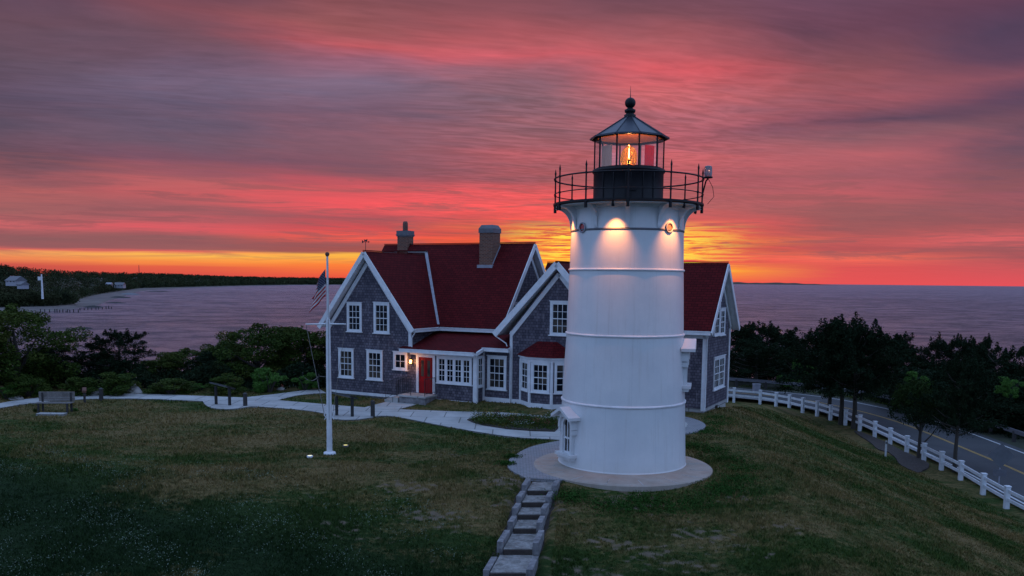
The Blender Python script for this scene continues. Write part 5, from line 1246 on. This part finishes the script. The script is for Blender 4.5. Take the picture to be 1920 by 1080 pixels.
for i in range(4200):
    px = r.uniform(-150, 700); ds, dt, dr, zr = shore(px); t = r.uniform(0,1)**1.5 if r.rand() < .8 else 1
    if r.rand() < .16: t = r.uniform(0,.02)
    d = dt+(dr-dt)*t; z = -14.6+(zr+14.6)*smooth(t)**.8; u = (px-960)/F_PX; s = max(1.0, d/1000)*r.uniform(.5,1.35); n_ = 56
    q = r.normal(size=(n_,3)); q /= np.linalg.norm(q,axis=1)[:,None]; q *= (r.uniform(.2,1,n_)**.4)[:,None]; sz = max(1.0, d/900)**.3*min(1.2, s/max(1.0, d/1000)); c = q*np.array([4.2*s,4.2*s,4.0*sz])+np.array([u*d, d, z+4.2*sz]); Cn.append(c); Sz.append(np.full(n_, 1.35*s)*r.uniform(.6,1.3,n_))
def f_far(t, b):
    v = coords(t); n = t.noise(v, .06, 4, .7); n2 = t.noise(v, .011, 3, .6)
    c = t.mix(t.rng(n, .35, .65), (.012,.018,.009), (.050,.060,.026)); c = t.mix(t.rng(n2, .45, .65, 0, .6), c, (.035,.030,.014))
    t.put(b.inputs['Base Color'], c)
farleaf = mat('far_leaf', fn=f_far, rough=.9, Specular_IOR_Level=.05)
o = bpy.data.objects.new('coastal_wood', leafmesh('coastal_wood', np.concatenate(Cn), np.concatenate(Sz), farleaf, 102, .4)); C.objects.link(o); tag(o, 'far wood covering the shore hills across the bay', kind='stuff')
# island low on the right horizon
vs = []; n = 40
for i in range(n+1):
    px = 1300+300*i/n; d = 16000; u = (px-960)/F_PX; h = 42*smooth(min(1,(n-i)/14))*(.75+.25*math.sin(i*.9)*math.sin(i*.37)); vs += [(u*d, d, -16.5), (u*d, d+500, -16+h), (u*d, d+3500, -16.5)]
fs = [(3*i+k, 3*i+3+k, 3*i+4+k, 3*i+1+k) for i in range(n) for k in (0,1)]
tag(MB().add(vs, fs, True).build('far_land', M['hill']), kind='structure')
# far houses
def far_house(px, py, d, w, h, dp, label, roofm='greymetal', wallm='lead', rz=0.0):
    q = depth_pt(px, py, d); t_ = thing('coastal_house', label, 'house', q, RAD(rz), 'pale houses on the far shore')
    MB().box((-w/2,-dp/2,-1.2-w*.03),(w/2,dp/2,h)).build('wall', M[wallm], t_)
    m = MB(); m.prism([(-w/2-.3,-dp/2-.4,h-.1),(-w/2-.3,0,h+dp*.38),(-w/2-.3,dp/2+.4,h-.1),(-w/2-.3,dp/2+.4,h-.4),(-w/2-.3,-dp/2-.4,h-.4)], (w+.6,0,0)); m.build('roof', M[roofm], t_)
    m = MB()
    for i in range(3): x = -w/2+w*(i+.5)/3; m.box((x-.45,-dp/2-.05,h*.35),(x+.45,-dp/2-.01,h*.75))
    m.build('window', M['glass'], t_)
far_house(30, 531, 470, 9, 1.6, 6, 'white gabled house high on the wooded hill at far left', 'greymetal', 'lead', -28)
far_house(43, 537, 462, 4, 1.2, 4, 'small white wing below the gabled house on the far left hill', 'greymetal', 'lead', -28)
far_house(205, 537, 1150, 7, 3, 6, 'white house at the end of the far beach, left one', 'lead'); far_house(225, 538, 1150, 12, 3, 8, 'grey roofed house at the end of the far beach, right one', 'greymetal')
far_house(343, 531, 2600, 22, 8, 14, 'tiny grey house on the far shore left of the middle'); far_house(408, 530.5, 3300, 26, 10, 16, 'tiny pale house on the far shore in the middle'); far_house(372, 530, 3000, 14, 8, 14, 'tiny pale house between two others on the far shore')
q = depth_pt(79, 540, 470); t_ = thing('white_mast', 'tall white mast with a box standing in the far left wood', 'mast', q); MB().tube([(0,0,-6),(0,0,7.5)], [.6,.35], 8).build('pole', M['white'], t_); MB().box((-1.9,-.5,4.2),(-.36,.5,6.2)).build('box', M['white'], t_)
q = depth_pt(261, 517, 2300); t_ = thing('radio_mast', 'thin red radio mast on the far wooded skyline', 'mast', q); MB().tube([(0,0,-20),(0,0,27)], [1.3,.6], 6).build('lattice', M['rust'], t_); MB().lathe([(.0,27),(1.0,28),(.0,29)], 8).build('top_light', M['rust'], t_)
# pile rows and rocks in the bay
def piles(pxs, py0, py1, label):
    t_ = thing('pile_row', label, 'pile row', at(pxs[0], py0, -16))
    for i, px in enumerate(pxs):
        q = at(px, py0+(py1-py0)*i/max(1,len(pxs)-1), -16)-t_.location; h = rnd.uniform(1.2,2.2); MB().tube([q+V((0,0,-1)), q+V((0,0,h))], .28, 7).build('pile', M['darkwood'], t_)
piles([76,84,93,103,107,112,118,124,127,131,138,147], 586, 586, 'nearer row of dark wooden piles at the far left beach')
piles([150,158,165,172,180,185,192,199,204,209], 582, 579, 'farther row of dark wooden piles reaching into the bay')
for i, (px, py, w, h, lab) in enumerate([(159,617,5.5,.7,'low dark rock awash alone in the bay'),(170,577,14,1.6,'dark rock heap beside the far pile row'),(212,569,18,1.2,'long dark rock bar off the far beach, nearest one'),(218,559,24,2.0,'dark rock bar off the far beach, middle one'),(237,553,26,2.5,'broad grey rock off the far beach'),(290,547,40,1.6,'thin dark rock bar farthest along the bay'),(63,578,14,1.2,'dark boulders at the foot of the far wood')]):
    rock(px, py, w, h, lab, name='shore_rock', z=-16.1, seed=30+i, mt='greymetal' if i == 4 else 'darkwood', dep=.5)
# gulls? none near enough to show; bats of sky detail left out
for k in list(PR): 
    if k not in used:
        for c_ in kids(PR[k]): bpy.data.objects.remove(c_)
        bpy.data.objects.remove(PR[k])
scene.render.engine = 'CYCLES'
